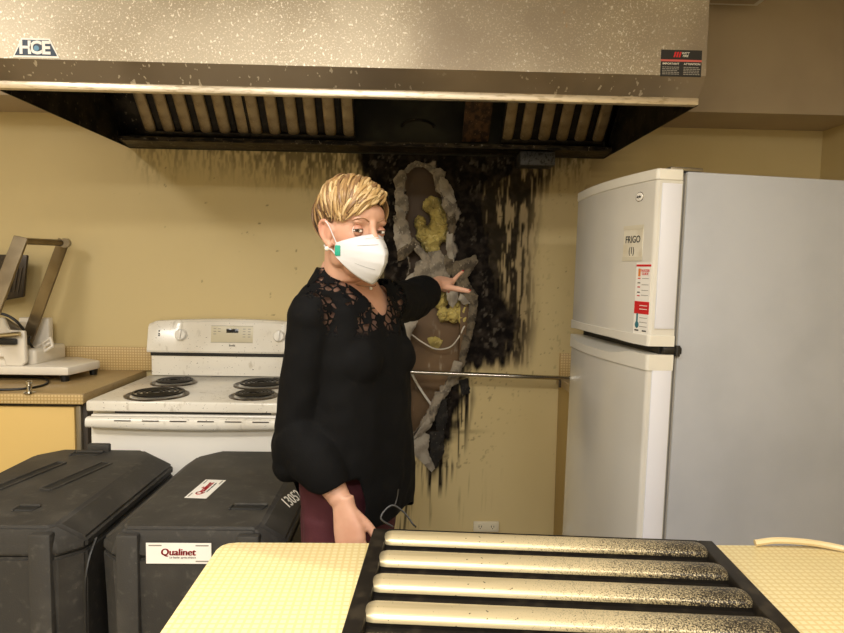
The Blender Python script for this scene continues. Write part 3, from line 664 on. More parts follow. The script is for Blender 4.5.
# ================================================================ RIGHT COUNTER behind the refrigerator
RX = at(556.5, 440, WY - .002).x
rc = thing('base_cabinet', 'yellow base cabinet end between the burnt wall and the refrigerator', 'cabinet', (1.3, 2.66, 0))
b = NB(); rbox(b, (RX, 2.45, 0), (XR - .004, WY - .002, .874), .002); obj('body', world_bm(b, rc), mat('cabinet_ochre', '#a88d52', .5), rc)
rw = thing('worktop', 'laminate worktop with mosaic splash behind the refrigerator', 'worktop', (1.3, 2.66, .875))
b = NB(); rbox(b, (RX - .012, 2.41, .876), (XR - .004, WY - .002, .914), .003); obj('top', world_bm(b, rw), M_['counter'], rw)
b = NB(); rbox(b, (RX - .0, WY - .025, .9145), (XR - .004, WY - .002, 1.022), .002); obj('backsplash', world_bm(b, rw), M_['mosaic_edge'], rw)
b = NB(); rbox(b, (RX - .018, 2.85, .872), (RX - .012, 2.875, .905), .002); obj('rod_bracket', world_bm(b, rw), M_['darktrim'], rw)

# ================================================================ REFRIGERATOR
fp = at(688.5, 171, 1.75); FH = fp.z; FA = R_(6.5); FWD = .58; fp.x -= .022
fr = thing('refrigerator', 'white top freezer refrigerator standing with its door facing left', 'refrigerator', (fp.x, fp.y, 0), FA); fr.rotation_euler = (0, R_(.75), FA)
fs_ = obj
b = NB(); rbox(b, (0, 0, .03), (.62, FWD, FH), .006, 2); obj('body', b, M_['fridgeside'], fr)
b = NB(); rbox(b, (-.004, .004, .05), (.004, FWD - .004, FH - .006)); rbox(b, (-.012, .010, .06), (-.004, FWD - .01, FH - .012)); obj('gasket', b, M_['gasket'], fr)
for x in (.06, .56):
    for y in (.06, FWD - .06):
        b = NB(); lathe(b, [(.02, 0), (.02, .032), (.001, .032)], 14, Matrix.Translation((x, y, 0))); obj('foot', b, M_['black'], fr)
def xf(y, extra=0): # convex door front
    f = (y - FWD / 2) / (FWD / 2); return -.088 - .028 * (1 - f * f) - extra
def door_plan(extra=0.0, y0=0.0, y1=FWD, back=-.013, n=22):
    pts = [(back, y1), (back, y0), (xf(y0 + .002, extra) + .016, y0 - extra)]
    rr_ = [(xf(y0 + .012, extra) + .012 * (1 - math.sin(a)), y0 - extra + .012 * (1 - math.cos(a))) for a in np.linspace(.3, math.pi / 2, 5)]
    pts = [(back, y1 + extra), (back, y0 - extra)] + rr_
    for k in range(1, n):
        y = y0 + .012 + (y1 - y0 - .024) * k / n; pts.append((xf(y, extra), y))
    pts += [(x, y1 + extra - (q - y0 + extra)) for x, q in rr_[::-1]]
    return pts
ZS = at(672, 352, 1.72).z   # split between the doors
ZA0, ZA1 = ZS + .012, FH - .0
ZB1 = ZS - .012
b = NB(); prism(b, door_plan(), ZA0 + .028, ZA1 - .028); fd = obj('freezer_door', b, M_['fridgedoor'], fr, angle=25)
b = NB(); prism(b, door_plan(.002), ZA1 - .028, ZA1 + .004, r=.003); obj('top_trim', b, M_['cream'], fd, angle=25)
# lower trim of the freezer door, scooped in the middle to make the pull
def trim(z_lo, z_hi, name, parent, scoop, sgn):
    bm = NB(); P = door_plan(.004); rows = []
    V0, V1 = [], []
    for x, y in P:
        f = min(1, max(0, (y / FWD))); s_ = scoop * (ss(.10, .34, np.array(f)) * ss(.97, .80, np.array(f))) if x < -.03 else 0
        V0.append(bm.verts.new((x, y, z_lo + (float(s_) if sgn > 0 else 0)))); V1.append(bm.verts.new((x, y, z_hi - (float(s_) if sgn < 0 else 0))))
    n = len(P)
    for k in range(n): bm.faces.new((V0[k], V0[(k+1) % n], V1[(k+1) % n], V1[k]))
    bm.faces.new(V0[::-1]); bm.faces.new(V1); bmesh.ops.recalc_face_normals(bm, faces=list(bm.faces))
    return obj(name, bm, M_['cream'], parent, angle=25)
trim(ZA0, ZA0 + .030, 'bottom_trim', fd, .006, 1)
b = NB(); prism(b, door_plan(), .09, ZB1 - .045); ld = obj('lower_door', b, M_['fridgedoor'], fr, angle=25)
trim(ZB1 - .045, ZB1, 'pull_trim', ld, .018, -1)
b = NB(); rbox(b, (-.05, .01, ZB1 - .002), (-.006, FWD - .02, ZA0 + .002)); obj('shadow_gap', b, M_['black'], fr)
for z0, z1, d in ((.09, ZB1, ld), (ZA0, ZA1, fd)):
    b = NB(); rbox(b, (-.074, -.0035, z0 + .05), (-.016, .001, z1 - .036), .001); obj('door_edge', b, M_['dooredge'], d)
b = NB(); rbox(b, (-.045, -.004, ZB1 + .002), (.012, .022, ZA0 - .002), .003); lathe(b, [(.008, 0), (.008, .03), (.001, .03)], 12, Matrix.Translation((-.002, -.002, ZS - .015))); obj('middle_hinge', b, M_['black'], fr)
b = NB(); rbox(b, (-.05, .004, FH + .0005), (.05, .05, FH + .012), .004); obj('top_hinge', b, M_['alu'], fr)
# stickers on the freezer door (placed on the curved front)
def doorf(y, z, lift=.0006):
    f = (y - FWD / 2) / (FWD / 2); dx = .056 * f / (FWD / 2); n = Vector((-1, dx, 0)).normalized()
    return frame((xf(y) - lift, y, z), (n.y, -n.x, 0) if False else (Vector((0, 0, 1)).cross(n)), (0, 0, 1))
def ylook(px, py):   # door y and z for a pixel of the photograph
    c, s_ = math.cos(FA), math.sin(FA); best = None
    for k in range(200):
        y = FWD * k / 199; x = xf(y); X = fp.x + c * x - s_ * y; Y = fp.y + s_ * x + c * y; q = at(px, py, Y); e = abs(q.x - X)
        if best is None or e < best[0]: best = (e, y, q.z)
    return best[1], best[2]
def sticker(name, px, py, w, h, m, label, thick=.0006):
    y, z = ylook(px, py); F = doorf(y, z); b = NB(); rbox(b, (-w / 2, -h / 2, -.001), (w / 2, h / 2, thick)); b.transform(F)
    o = obj(name, b, m, fd); tag(o, label); return o, F
def pr(o, F, cx, cy, w, h, m, name='print', z1=.0011):
    b = NB(); rbox(b, (cx - w / 2, cy - h / 2, .0002), (cx + w / 2, cy + h / 2, z1)); b.transform(F); return obj(name, b, m, o)
n_, F = sticker('paper_note', 627, 243.5, .095, .098, M_['paper'], 'taped paper note reading FRIGO 1')
obj('lettering', text_bm('FRIGO', .020, F @ Matrix.Translation((0, .010, .001)), .0003, .015, .9), M_['blackprint'], n_)
obj('lettering', text_bm('(1)', .019, F @ Matrix.Translation((-.004, -.022, .001)), .0003, .02, .9), M_['blackprint'], n_)
for y_ in (.046, -.046): pr(n_, F, 0, y_, .10, .012, M_['tape'], 'tape')
g_, F = sticker('guide_sticker', 636.5, 299, .068, .206, M_['label'], 'tall white sticker with a red band and a thermometer')
pr(g_, F, 0, .095, .066, .006, M_['red']); pr(g_, F, 0, -.026, .066, .036, M_['red']); pr(g_, F, -.018, .075, .010, .022, M_['orange'])
for k, z_ in enumerate((.058, .045, .033, .018, .008)): pr(g_, F, -.018, z_, .012, .003, M_['red' if k % 2 == 0 else 'blackprint'])
obj('lettering', text_bm('FREEZER', .007, F @ Matrix.Translation((.008, .080, .001)), .0002, .02, 1.0), M_['red'], g_)
obj('lettering', text_bm('GUIDE', .007, F @ Matrix.Translation((.008, .071, .001)), .0002, .02, 1.0), M_['red'], g_)
for z_ in (.058, .040, .024, .010, -.055, -.068, -.080): pr(g_, F, .010, z_, .030 if z_ > 0 else .034, .0016, M_['greyprint'])
for z_ in (-.020, -.030): pr(g_, F, .008, z_, .034, .0022, M_['whiteprint'], z1=.0015)
pr(g_, F, -.018, -.060, .007, .036, M_['teal']); b = NB(); ell(b, (-.018, -.076, .0008), (.009, .010, .0006)); b.transform(F); obj('print', b, M_['teal'], g_)
for x_ in (-.018, .016): pr(g_, F, x_, -.092, .018, .004, M_['blackprint'])
bd, F = sticker('maker_badge', 633, 197, .001, .001, M_['label'], 'small oval maker badge')
b = NB(); ell(b, (0, 0, 0), (.019, .014, .0022)); b.transform(F); obj('badge_plate', b, M_['chrome'], bd)
b = NB(); ell(b, (0, 0, .0006), (.0175, .0125, .0022)); b.transform(F); obj('badge_face', b, M_['label'], bd)
obj('lettering', text_bm('Inglis', .007, F @ Matrix.Translation((0, 0, .003)), .0003, .03, 1.0, .15), M_['blackprint'], bd)

# ================================================================ BLACK EQUIPMENT CASES
def make_case(name, label, x0, x1, y0, y1, zt, grooves, latch):
    t = thing(name, label, 'equipment case', ((x0 + x1) / 2, (y0 + y1) / 2, 0), group='black equipment cases'); W, D_ = (x1 - x0) / 2, (y1 - y0) / 2
    def cham(w, d, c): return [(-w + c, -d), (w - c, -d), (w, -d + c), (w, d - c), (w - c, d), (-w + c, d), (-w, d - c), (-w, -d + c)]
    b = NB()
    lv = [(.0, .03), (.02, .015), (zt - .20, .004), (zt - .075, 0)]
    rows = [[Vector((x, y, z)) for x, y in cham(W - e, D_ - e, .05)] for z, e in lv]
    loft(b, rows); bmesh.ops.recalc_face_normals(b, faces=list(b.faces)); bmesh.ops.bevel(b, geom=[e for e in b.edges], offset=.006, segments=2, affect='EDGES')
    obj('body', b, M_['case'], t)
    b = NB(); rows = [[Vector((x, y, z)) for x, y in q] for z, q in ((zt - .072, cham(W, D_, .05)), (zt - .045, cham(W, D_, .05)))]
    top = [(-W + .075, -D_ + .012), (W - .075, -D_ + .012), (W - .06, -D_ + .03), (W - .06, D_ - .09), (W - .12, D_ - .02), (-W + .12, D_ - .02), (-W + .06, D_ - .09), (-W + .06, -D_ + .03)]
    rows.append([Vector((x, y, zt)) for x, y in top]); loft(b, rows); bmesh.ops.recalc_face_normals(b, faces=list(b.faces))
    bmesh.ops.bevel(b, geom=[e for e in b.edges], offset=.007, segments=2, affect='EDGES'); lid = obj('lid', b, M_['case'], t)
    b = NB(); # raised front pilasters
    for x in (-W + .085, W - .085): rbox(b, (x - .028, -D_ - .010, .03), (x + .028, -D_ + .02, zt - .012), .008)
    obj('corner_rib', b, M_['case'], t)
    for (gx0, gy0, gx1, gy1, w_) in grooves:
        b = NB(); a = Vector((gx0, gy0, zt - .002)); c = Vector((gx1, gy1, zt - .002)); d = (c - a).normalized(); n = Vector((-d.y, d.x, 0)); L_ = (c - a).length
        F = frame(a, d, n); 
        for s in (-1, 1): rbox(b, (0, s * w_ - .004, 0), (L_, s * w_ + .004, .007), .003, M=F)
        rbox(b, (-.004, -w_, 0), (.004, w_, .007), .003, M=F); rbox(b, (L_ - .004, -w_, 0), (L_ + .004, w_, .007), .003, M=F)
        q = obj('groove_rim', b, M_['case'], lid); b = NB(); rbox(b, (0, -w_ + .002, -.001), (L_, w_ - .002, .0035), M=F); obj('groove', b, M_['casedark'], lid)
    for lx, ly, lw in latch:
        b = NB(); prism(b, [(-lw, -.016), (lw * .8, -.016), (lw, .012), (-lw * .7, .012)], zt - .002, zt + .003, Matrix.Translation((lx, ly, 0)), r=.002); q = obj('finger_recess', b, M_['casedark'], lid)
        b = NB(); rbox(b, (lx - lw * .8, ly + .010, zt - .002), (lx + lw, ly + .018, zt + .008), .003); rbox(b, (lx - lw, ly - .02, zt - .002), (lx - lw + .008, ly + .014, zt + .006), .003); obj('recess_lip', b, M_['case'], q)
    return t, lid
ZK = .76
xl = atz(55, 450, ZK).x - .05
caseA, lidA = make_case('equipment_case', 'scuffed black plastic equipment case without labels at the left', -1.30, -.795, 1.50, 2.19, ZK,
    [(-.11, -.08, -.06, .17, .016), (.03, -.08, .085, .17, .018)], [(-.03, .27, .05), (.06, -.22, .03)])
caseB, lidB = make_case('equipment_case', 'black plastic equipment case with white labels, beside the woman', -.755, -.292, 1.50, 2.19, ZK, [], [(.11, -.20, .05), (.13, .26, .045)])
b = NB(); rbox(b, (-.045, .30, ZK - .01), (.03, .322, ZK + .025), .006); obj('handle_stub', b, M_['case'], lidA)
def qlabel(parent, F, w, h, label):
    b = NB(); rbox(b, (-w / 2, -h / 2, 0), (w / 2, h / 2, .0012)); b.transform(F); o = obj('name_label', b, M_['label'], parent); tag(o, label)
    tb = NB()
    for sh in (-.012, 0, .012, .024): merge(tb, text_bm('Qualinet', h * .32, F @ Matrix.Translation((w * -.01 + sh * h, h * .05, .0016)), .0005, 0, 1.0, .08))
    obj('lettering', tb, M_['red'], o)
    obj('lettering', text_bm('Le leader après sinistre', h * .09, F @ Matrix.Translation((w * .06, -h * .20, .0016)), .0003, .0, 1.0, .1), M_['blackprint'], o)
    for cx_, cy_ in ((-.36, .38), (.36, .38), (.36, -.38)):
        b = NB(); rbox(b, (w * cx_ - w * .1, h * cy_ - h * .03, .001), (w * cx_ + w * .1, h * cy_ + h * .03, .0016)); b.transform(F); obj('print', b, M_['greyprint'], o)
cB = caseB.location
p = atz(206, 489, ZK); p2 = atz(194, 500, ZK); p3 = atz(219, 478, ZK); dirx = Vector((p3.x - p2.x, p3.y - p2.y, 0))
qlabel(lidB, frame((p.x - cB.x, p.y - cB.y, ZK + .0005), dirx, (-dirx.y, dirx.x, 0)), .150, .062, 'white label with red lettering on the lid')
yf = 1.50; p = at(179, 553, yf - .001); 
qlabel(caseB, frame((p.x - cB.x, yf - .002 - cB.y, p.z), (1, 0, 0), (0, 0, 1)), .158, .052, 'white label with red lettering on the front')
# stencilled number on the right slope of the labelled case
W_, D_ = .2315, .345; sn = frame((W_ - .028, -.10, ZK - .019), (0.30, 1, -.0), (-.80, 0, .6))
obj('stencil_number', text_bm('13052', .034, Matrix.Translation((.006, 0, .006)) @ sn, .0006, .0, .75), M_['whiteprint'], lidB)
sn = frame((-.165, -.03, ZK + .0006), (.25, 1, 0), (-1, .25, 0)); obj('stencil_number', text_bm('1305', .028, sn, .0005, -.005, .9), M_['whiteprint'], lidA)
pts = [at(98, 538, 1.56), at(96, 560, 1.52), at(92, 585, 1.50), at(92, 612, 1.50), at(94, 640, 1.5), at(96, 700, 1.52), at(100, 760, 1.6)]
pts = [Vector((-.775, p.y, p.z)) for p in pts]; c0 = pts[0].copy(); b = NB(); tube(b, [p - c0 for p in bez(pts, 8)], .004, 8); o = obj('power_cable', b, M_['cord']); o.location = c0
tag(o, 'black cable hanging between the two black cases', 'cable')

# ================================================================ SLICER on the left counter
sl = thing('food_slicer', 'white food slicer with slanted steel arm frame on the left counter', 'slicer', (-1.75, 2.75, .914))
def sl_(name, bm, m, parent=None, **k): return obj(name, world_bm(bm, sl), m, parent or sl, **k)
zb = .942
b = NB(); f1 = at(68, 366, 2.60); tip = at(100, 354, 2.80); bk = at(79, 344, 2.90)
prism(b, [(-2.25, 2.60), (f1.x, 2.60), (tip.x, 2.79), (tip.x - .004, 2.81), (bk.x, 2.905), (-2.25, 2.905)], zb, zb + .036, r=.008, seg=2); base = sl_('base', b, M_['slicer'])
b = NB(); rbox(b, (-1.66, 2.66, zb + .03), (-1.56, 2.90, zb + .10), .014, 3); rbox(b, (-2.2, 2.64, zb + .03), (-1.64, 2.90, zb + .08), .012, 3); sl_('carriage', b, M_['slicer'])
b = NB(); rbox(b, (-2.2, 2.70, zb + .03), (-1.69, 2.88, zb + .20), .025, 3); q = sl_('motor_housing', b, M_['slicer'])
b = NB(); rbox(b, (-1.75, 2.86, zb + .02), (-1.615, 2.90, 1.16), .008); sl_('back_bracket', b, M_['slicer'])
b = NB(); tube(b, [(-2.2, 2.60, 1.055), at(20, 334, 2.60)], .010, 10); sl_('guide_rod', b, M_['chrome'])
b = NB(); pq = at(22, 341, 2.64); rbox(b, (-2.2, 2.595, pq.z - .012), (pq.x, 2.613, pq.z + .014), .005); sl_('rubber_handle', b, M_['black'])
for x, y in ((f1.x - .03, 2.63), (tip.x - .03, 2.80), (-2.2, 2.64), (-2.2, 2.87)):
    b = NB(); lathe(b, [(.015, 0), (.018, .024), (.018, zb - .912), (.001, zb - .912)], 16, Matrix.Translation((x, y, .9142))); sl_('rubber_foot', b, M_['black'])
def flatbar(p, q, w, t, m, name, parent=None):
    p, q = Vector(p), Vector(q); d = (q - p); F = frame(p, d, (0, 1, 0) if abs(d.normalized().y) < .9 else (0, 0, 1)); L_ = d.length; b = NB()
    rbox(b, (-w * .3, -t / 2, -w / 2), (L_ + w * .3, t / 2, w / 2), min(t, w) * .15, 1, M=F); return sl_(name, b, m, parent)
A0, A1 = at(-14, 330, 2.50), at(20, 241, 2.62); B0, B1 = at(27, 341, 2.80), at(63, 243, 2.84)
flatbar(A0, A1, .058, .012, M_['steelarm'], 'arm'); flatbar(B0, B1, .050, .012, M_['steelarm'], 'arm')
b = NB(); tube(b, [at(22, 241, 2.62), at(65, 243, 2.84)], .014, 14); sl_('crossbar', b, M_['steelarm'])
b = NB(); tube(b, [at(64, 243, 2.815), at(66.5, 243, 2.86)], .021, 16); sl_('pivot', b, M_['steelarm'])
b = NB(); P = [at(*q, 2.86) for q in ((-30, 254), (28, 255), (24, 297), (-30, 306))]
prism(b, [(p.x, p.z) for p in P], -2.872, -2.852, Matrix(((1, 0, 0, 0), (0, 0, -1, 0), (0, 1, 0, 0), (0, 0, 0, 1))), r=.006, seg=2); bp = sl_('back_plate', b, mat('slicer_plate', '#3b332a', .35, .5))
b = NB()
for k in range(3):
    p, q = at(14 + k * 4, 268, 2.85), at(10 + k * 4, 292, 2.85); tube(b, [p, q], .004, 6)
sl_('plate_rib', b, M_['darktrim'], bp)
b = NB(); tube(b, bez([at(-8, 312, 2.70), at(6, 315, 2.70), at(16, 321, 2.70), at(24, 330, 2.72)], 8), .006, 8); sl_('blade_guard', b, M_['cord'])
b = NB(); prism(b, [(p.x, p.z) for p in [at(*q, 2.72) for q in ((-20, 316), (4, 318), (22, 330), (10, 340), (-20, 336))]], -2.74, -2.71, Matrix(((1, 0, 0, 0), (0, 0, -1, 0), (0, 1, 0, 0), (0, 0, 0, 1))), r=.004); sl_('blade_cover', b, M_['alu'])
b = NB(); prism(b, [(p.x, p.z) for p in [at(*q, 2.615) for q in ((-30, 315), (3, 318), (8, 330), (24, 331), (26, 362), (22, 366), (6, 366), (3, 357), (-30, 357))]], -2.635, -2.615, Matrix(((1, 0, 0, 0), (0, 0, -1, 0), (0, 1, 0, 0), (0, 0, 0, 1))), r=.004); sl_('side_plate', b, M_['slicer'])
# small slotted white grip standing on the base
F = frame(at(44, 347, 2.74), (at(54, 340, 2.74) - at(38, 350, 2.74)), (-.3, .5, .8)); b = NB()
for s in (-1, 1): rbox(b, (-.045, s * .022 - .005, -.006), (.045, s * .022 + .005, .006), .003, M=F)
for x in (-.04, 0, .04): rbox(b, (x - .005, -.022, -.006), (x + .005, .022, .006), .002, M=F)
rbox(b, (-.04, -.004, -.006), (.04, .004, .006), .002, M=F); sl_('slotted_grip', b, M_['slicer'])
b = NB(); tube(b, bez([at(30, 336, 2.72), at(29, 342, 2.72), at(33, 348, 2.71)], 6), .005, 8); sl_('lever', b, M_['black'])
cpts = [atz(-12, 377, .919), atz(20, 377, .919), atz(42, 378, .919), atz(48, 382, .919), atz(40, 386, .919), atz(20, 389, .919), atz(-14, 390, .919)]
c0 = Vector(cpts[0]); b = NB(); tube(b, [p - c0 for p in bez(cpts, 8)], .0045, 8); o = obj('power_cable', b, M_['cord']); o.location = c0; tag(o, 'black cable looped on the tan worktop in front of the slicer', 'cable')
p = atz(29.5, 393, .914); t = thing('metal_fitting', 'small shiny metal fitting standing near the worktop edge', 'fitting', p)
b = NB(); lathe(b, [(.020, 0), (.021, .003), (.010, .006), (.009, .02), (.011, .024), (.011, .030), (.001, .030)], 18); obj('stem', b, M_['chrome'], t)
b = NB(); lathe(b, [(.009, .030), (.012, .034), (.012, .044), (.006, .048), (.001, .048)], 18); obj('knob', b, M_['chrome'], t)

# ================================================================ CEILING LAMPS
for k, (x, y, lx, ly, wt) in enumerate(LAMPS):
    lab = ['long ceiling lamp above the island', 'long ceiling lamp behind the camera', 'ceiling lamp behind the camera on the right', 'ceiling lamp above the left counter side'][k]
    t = thing('ceiling_lamp', lab, 'lamp', (x, y, ZC), group='ceiling lamps')
    b = NB(); rbox(b, (-lx / 2 - .02, -ly / 2 - .02, -.045), (lx / 2 + .02, ly / 2 + .02, -.0005), .008); obj('housing', b, M_['lampwhite'], t)
    b = NB(); rbox(b, (-lx / 2, -ly / 2, -.062), (lx / 2, ly / 2, -.044), .006); obj('diffuser', b, M_['diffuser'], t)
    ld_ = bpy.data.lights.new('lamp_light', 'AREA'); ld_.shape = 'RECTANGLE'; ld_.size = lx; ld_.size_y = ly; ld_.energy = wt; ld_.color = LAMP_COL
    lo_ = bpy.data.objects.new('lamp_light', ld_); C.objects.link(lo_); lo_.parent = t; lo_.location = (0, 0, -.068)
# ================================================================ PERSON
FW = Vector((.84, -.5426, 0)).normalized(); LF = Vector((-FW.y, FW.x, 0)); UP = Vector((0, 0, 1)); TO = Vector((-.137, 1.56, 0))
def B(u, v, w): return TO + LF * u + FW * v + UP * w
HF = Vector((.616, -.788, -.03)).normalized(); HL = Vector((-HF.y, HF.x, 0)).normalized(); HU = HF.cross(HL) * -1
if HU.z < 0: HU = -HU
HO = at(351.5, 231, 1.50)
def H(x, y, z): return HO + HL * x + HF * y + HU * z
HROT = Matrix((HL, HF, HU)).transposed()
person = thing('person', 'person in black lace blouse and white mask pointing at the burnt wall hole', 'person', (TO.x, TO.y, 0))
def pp(name, bm, m, parent=None, **k):
    if isinstance(bm, bmesh.types.BMesh): world_bm(bm, person)
    else: bm.transform(Matrix.Translation(-person.location))
    return obj(name, bm, m, parent or person, **k)
TR = [(.70, -.004, .182, .138), (.79, .0, .184, .142), (.86, .006, .182, .144), (.95, .010, .174, .140), (1.04, .010, .165, .134), (1.12, .008, .160, .128), (1.19, .008, .160, .124), (1.25, .004, .160, .114), (1.30, .0, .154, .100), (1.335, -.006, .140, .088), (1.365, -.014, .112, .076), (1.392, -.020, .084, .066), (1.42, -.022, .066, .060)]
def torso(bm, inset, w0=0, w1=9):
    loft(bm, [ring(B(0, v, w), 40, LF, FW, a - inset * (1 if w > 1.0 else 5.5), b - inset * (1 if w > 1.0 else 4), 2.2) for w, v, a, b in TR if w0 <= w <= w1])
    for s in (-1, 1): ell(bm, B(s * .070, .070, 1.185), (.066 - inset,) * 3)
SHR, SHL = B(-.140, -.004, 1.290), B(.148, .0, 1.312)
ELR, WRR = at(300, 430, 1.45), at(344, 506, 1.37)
ELL, WRL = at(409, 302, 1.91), at(435, 285, 2.12)
def chain(bm, pts, rad, n=18):
    tube(bm, pts, rad, n)
    for p, r in ((pts[0], rad[0]), (pts[-1], rad[-1])): ell(bm, p, r)
def finger(bm, root, dirs, lens, r):
    p = Vector(root); pts = [p.copy()]
    for d, l in zip(dirs, lens): p = p + Vector(d).normalized() * l; pts.append(p.copy())
    q = bez(pts, 5); rad = [r * (1 - .28 * k / (len(q) - 1)) for k in range(len(q))]; tube(bm, q, rad, 10)
    ell(bm, q[0], r); ell(bm, q[-1], rad[-1]); return q[-1], (q[-1] - q[-3]).normalized(), rad[-1]
NAILS = []
def hand(bm, W, h, t, n, idx, curl, th):
    """W wrist, h along the hand, t to the thumb side, n out of the back of the hand"""
    h, t = Vector(h).normalized(), Vector(t); t = (t - h * t.dot(h)).normalized(); n = Vector(n); n = (n - h * n.dot(h) - t * n.dot(t)).normalized()
    rings = [ring(W + h * d + t * o, 16, t, n, a, b_, 2.6) for d, o, a, b_ in ((-.02, 0, .026, .020), (.0, 0, .026, .019), (.02, .001, .031, .018), (.05, .002, .038, .017), (.075, .001, .039, .0155), (.088, 0, .034, .012))]
    loft(bm, rings)
    for k, (o, L_) in enumerate(((.029, .072), (.0095, .079), (-.010, .073), (-.029, .058))):
        c = idx if k == 0 else curl; root = W + h * (.078 - abs(k - 1.2) * .003) + t * o; d = []
        a = 0
        for q in c: a += q; d.append(h * math.cos(a) - n * math.sin(a) + t * (.06 * (1.5 - k) * (1 if a < .6 else 0)))
        tip = finger(bm, root, d, (L_ * .44, L_ * .31, L_ * .25), .0086 if k < 3 else .0074)
        dd = d[-1].normalized(); NAILS.append((tip[0], dd, (n * math.cos(a) + h * math.sin(a)).normalized(), tip[2]))
    root = W + h * .022 + t * .022 - n * .006; d = [Vector(x[0] * t + x[1] * h + x[2] * n) for x in th]
    tip = finger(bm, root, d, (.040, .028, .020), .0120); ell(bm, W + h * .035 + t * .020 - n * .008, (.019, .019, .019))
    NAILS.append((tip[0], d[-1].normalized(), (n - d[-1].normalized() * n.dot(d[-1].normalized())).normalized(), tip[2]))
bm = NB()
torso(bm, .012)
ell(bm, B(0, 0, .80), (.10, .10, .10))
for s in (-1, 1):
    chain(bm, [B(s * .062, 0, .80), B(s * .074, .005, .64), B(s * .082, .01, .46), B(s * .08, -.015, .28), B(s * .08, -.03, .08)], [.060, .058, .052, .048, .034]); ell(bm, B(s * .082, .03, .04), (.045, .045, .035))
# neck and head
tube(bm, [B(0, -.02, 1.34), B(0, -.012, 1.40), H(0, -.018, -.085), H(0, -.012, -.03)], [.066, .056, .054, .055], 24)
for c, r in (((0, -.002, .026), (.070, .086, .080)), ((0, .014, .0), (.066, .072, .070)), ((0, .026, -.032), (.058, .060, .074)), ((0, .038, -.078), (.041, .042, .032)), ((0, .062, -.092), (.021, .020, .016)),
             ((0, .056, .035), (.050, .036, .036)), ((.036, .046, -.032), (.020, .020, .020)), ((-.036, .046, -.032), (.020, .020, .020)), ((0, .076, -.066), (.026, .017, .018)),
             ((.028, .075, .019), (.018, .012, .008)), ((-.028, .075, .019), (.018, .012, .008)), ((0, .084, .012), (.011, .012, .016)),
             ((.044, .014, -.058), (.015, .036, .028)), ((-.044, .014, -.058), (.015, .036, .028))):
    ell(bm, H(*c), r, HROT)
tube(bm, [H(0, .086, .012), H(0, .092, -.006), H(0, .103, -.024), H(0, .108, -.036)], [.008, .0085, .0105, .012], 12); ell(bm, H(0, .103, -.037), (.012, .012, .010), HROT)
for s in (-1, 1):
    ell(bm, H(s * .012, .096, -.043), (.0095, .010, .008), HROT)
    e = [H(s * .065, .022, -.006), H(s * .073, .012, .015), H(s * .078, .000, .020), H(s * .080, -.010, .010), H(s * .077, -.009, -.010), H(s * .072, .003, -.028), H(s * .069, .013, -.036), H(s * .065, .020, -.032)]
    tube(bm, bez(e, 5), .0055, 8); ell(bm, H(s * .069, .006, -.004), (.006, .016, .026), HROT); ell(bm, H(s * .069, .014, -.036), (.005, .008, .009), HROT)
# arms and hands
chain(bm, [SHR, SHR.lerp(ELR, .5), ELR], [.050, .046, .040]); chain(bm, [ELR, ELR.lerp(WRR, .35), WRR.lerp(ELR, .12)], [.040, .042, .026])
chain(bm, [SHL, SHL.lerp(ELL, .5), ELL], [.050, .046, .038]); chain(bm, [ELL, ELL.lerp(WRL, .35), WRL], [.038, .040, .026])
hL = at(449, 279, 2.215) - WRL; tL = Vector((hL.y, -hL.x, -.02))
hand(bm, WRL, hL, tL, hL.cross(tL) * -1 if hL.cross(tL).z < 0 else hL.cross(tL), (-.50, .15, .1), (.05, 1.45, 1.1), ((.80, .60, -.12), (1, .40, -.06), (1, .30, -.08)))
hR = at(353, 556, 1.345) - WRR; fR = Vector((.75, -.35, 0)); nR = Vector((-.35, -.94, 0))
hand(bm, WRR, hR, fR, nR, (.18, .25, .15), (.22, .3, .2), ((.55, .9, -.35), (.3, 1, -.35), (.15, 1, -.3)))
bm.normal_update(); me = remesh(bm, .003, 7, .5)
nv = len(me.vertices); co = np.empty(nv * 3, np.float32); me.vertices.foreach_get('co', co); co = co.reshape(-1, 3)
rel = co - np.array(HO); hx, hy, hz = rel @ np.array(HL), rel @ np.array(HF), rel @ np.array(HU)
# press the eye sockets in so that the eyeballs sit between the lids
for s in (-1, 1):
    d2 = ((hx - s * .031) / .017) ** 2 + ((hz + .001) / .0125) ** 2
    k = np.exp(-d2 * 1.1) * (hy > .05) * (np.abs(hz) < .04)
    co -= (k * .0085)[:, None] * np.array(HF)[None, :]
me.vertices.foreach_set('co', co.ravel())
tint = np.zeros((nv, 4), np.float32); tint[:, :3] = lin('#b5604c')[:3]
near = (np.abs(hx) < .1) & (np.abs(hz) < .14) & (hy > -.06)
tint[:, 3] = near * (.35 * np.exp(-(((np.abs(hx) - .042) / .022) ** 2 + ((hz + .035) / .025) ** 2)) * (hy > .02) + .3 * np.exp(-(((np.abs(hx) - .08) / .012) ** 2 + ((hz) / .04) ** 2)) + .12 * np.exp(-(((np.abs(hx) - .031) / .019) ** 2 + ((hz + .002) / .014) ** 2)) * (hy > .04))
lip = (np.abs(hx) < .026) & (np.abs(hz + .068) < .010) & (hy > .07); tint[lip, 3] = .8
a = me.attributes.new('tint', 'FLOAT_COLOR', 'POINT'); a.data.foreach_set('color', tint.ravel())
body = pp('body', me, M_['skin'], angle=180)
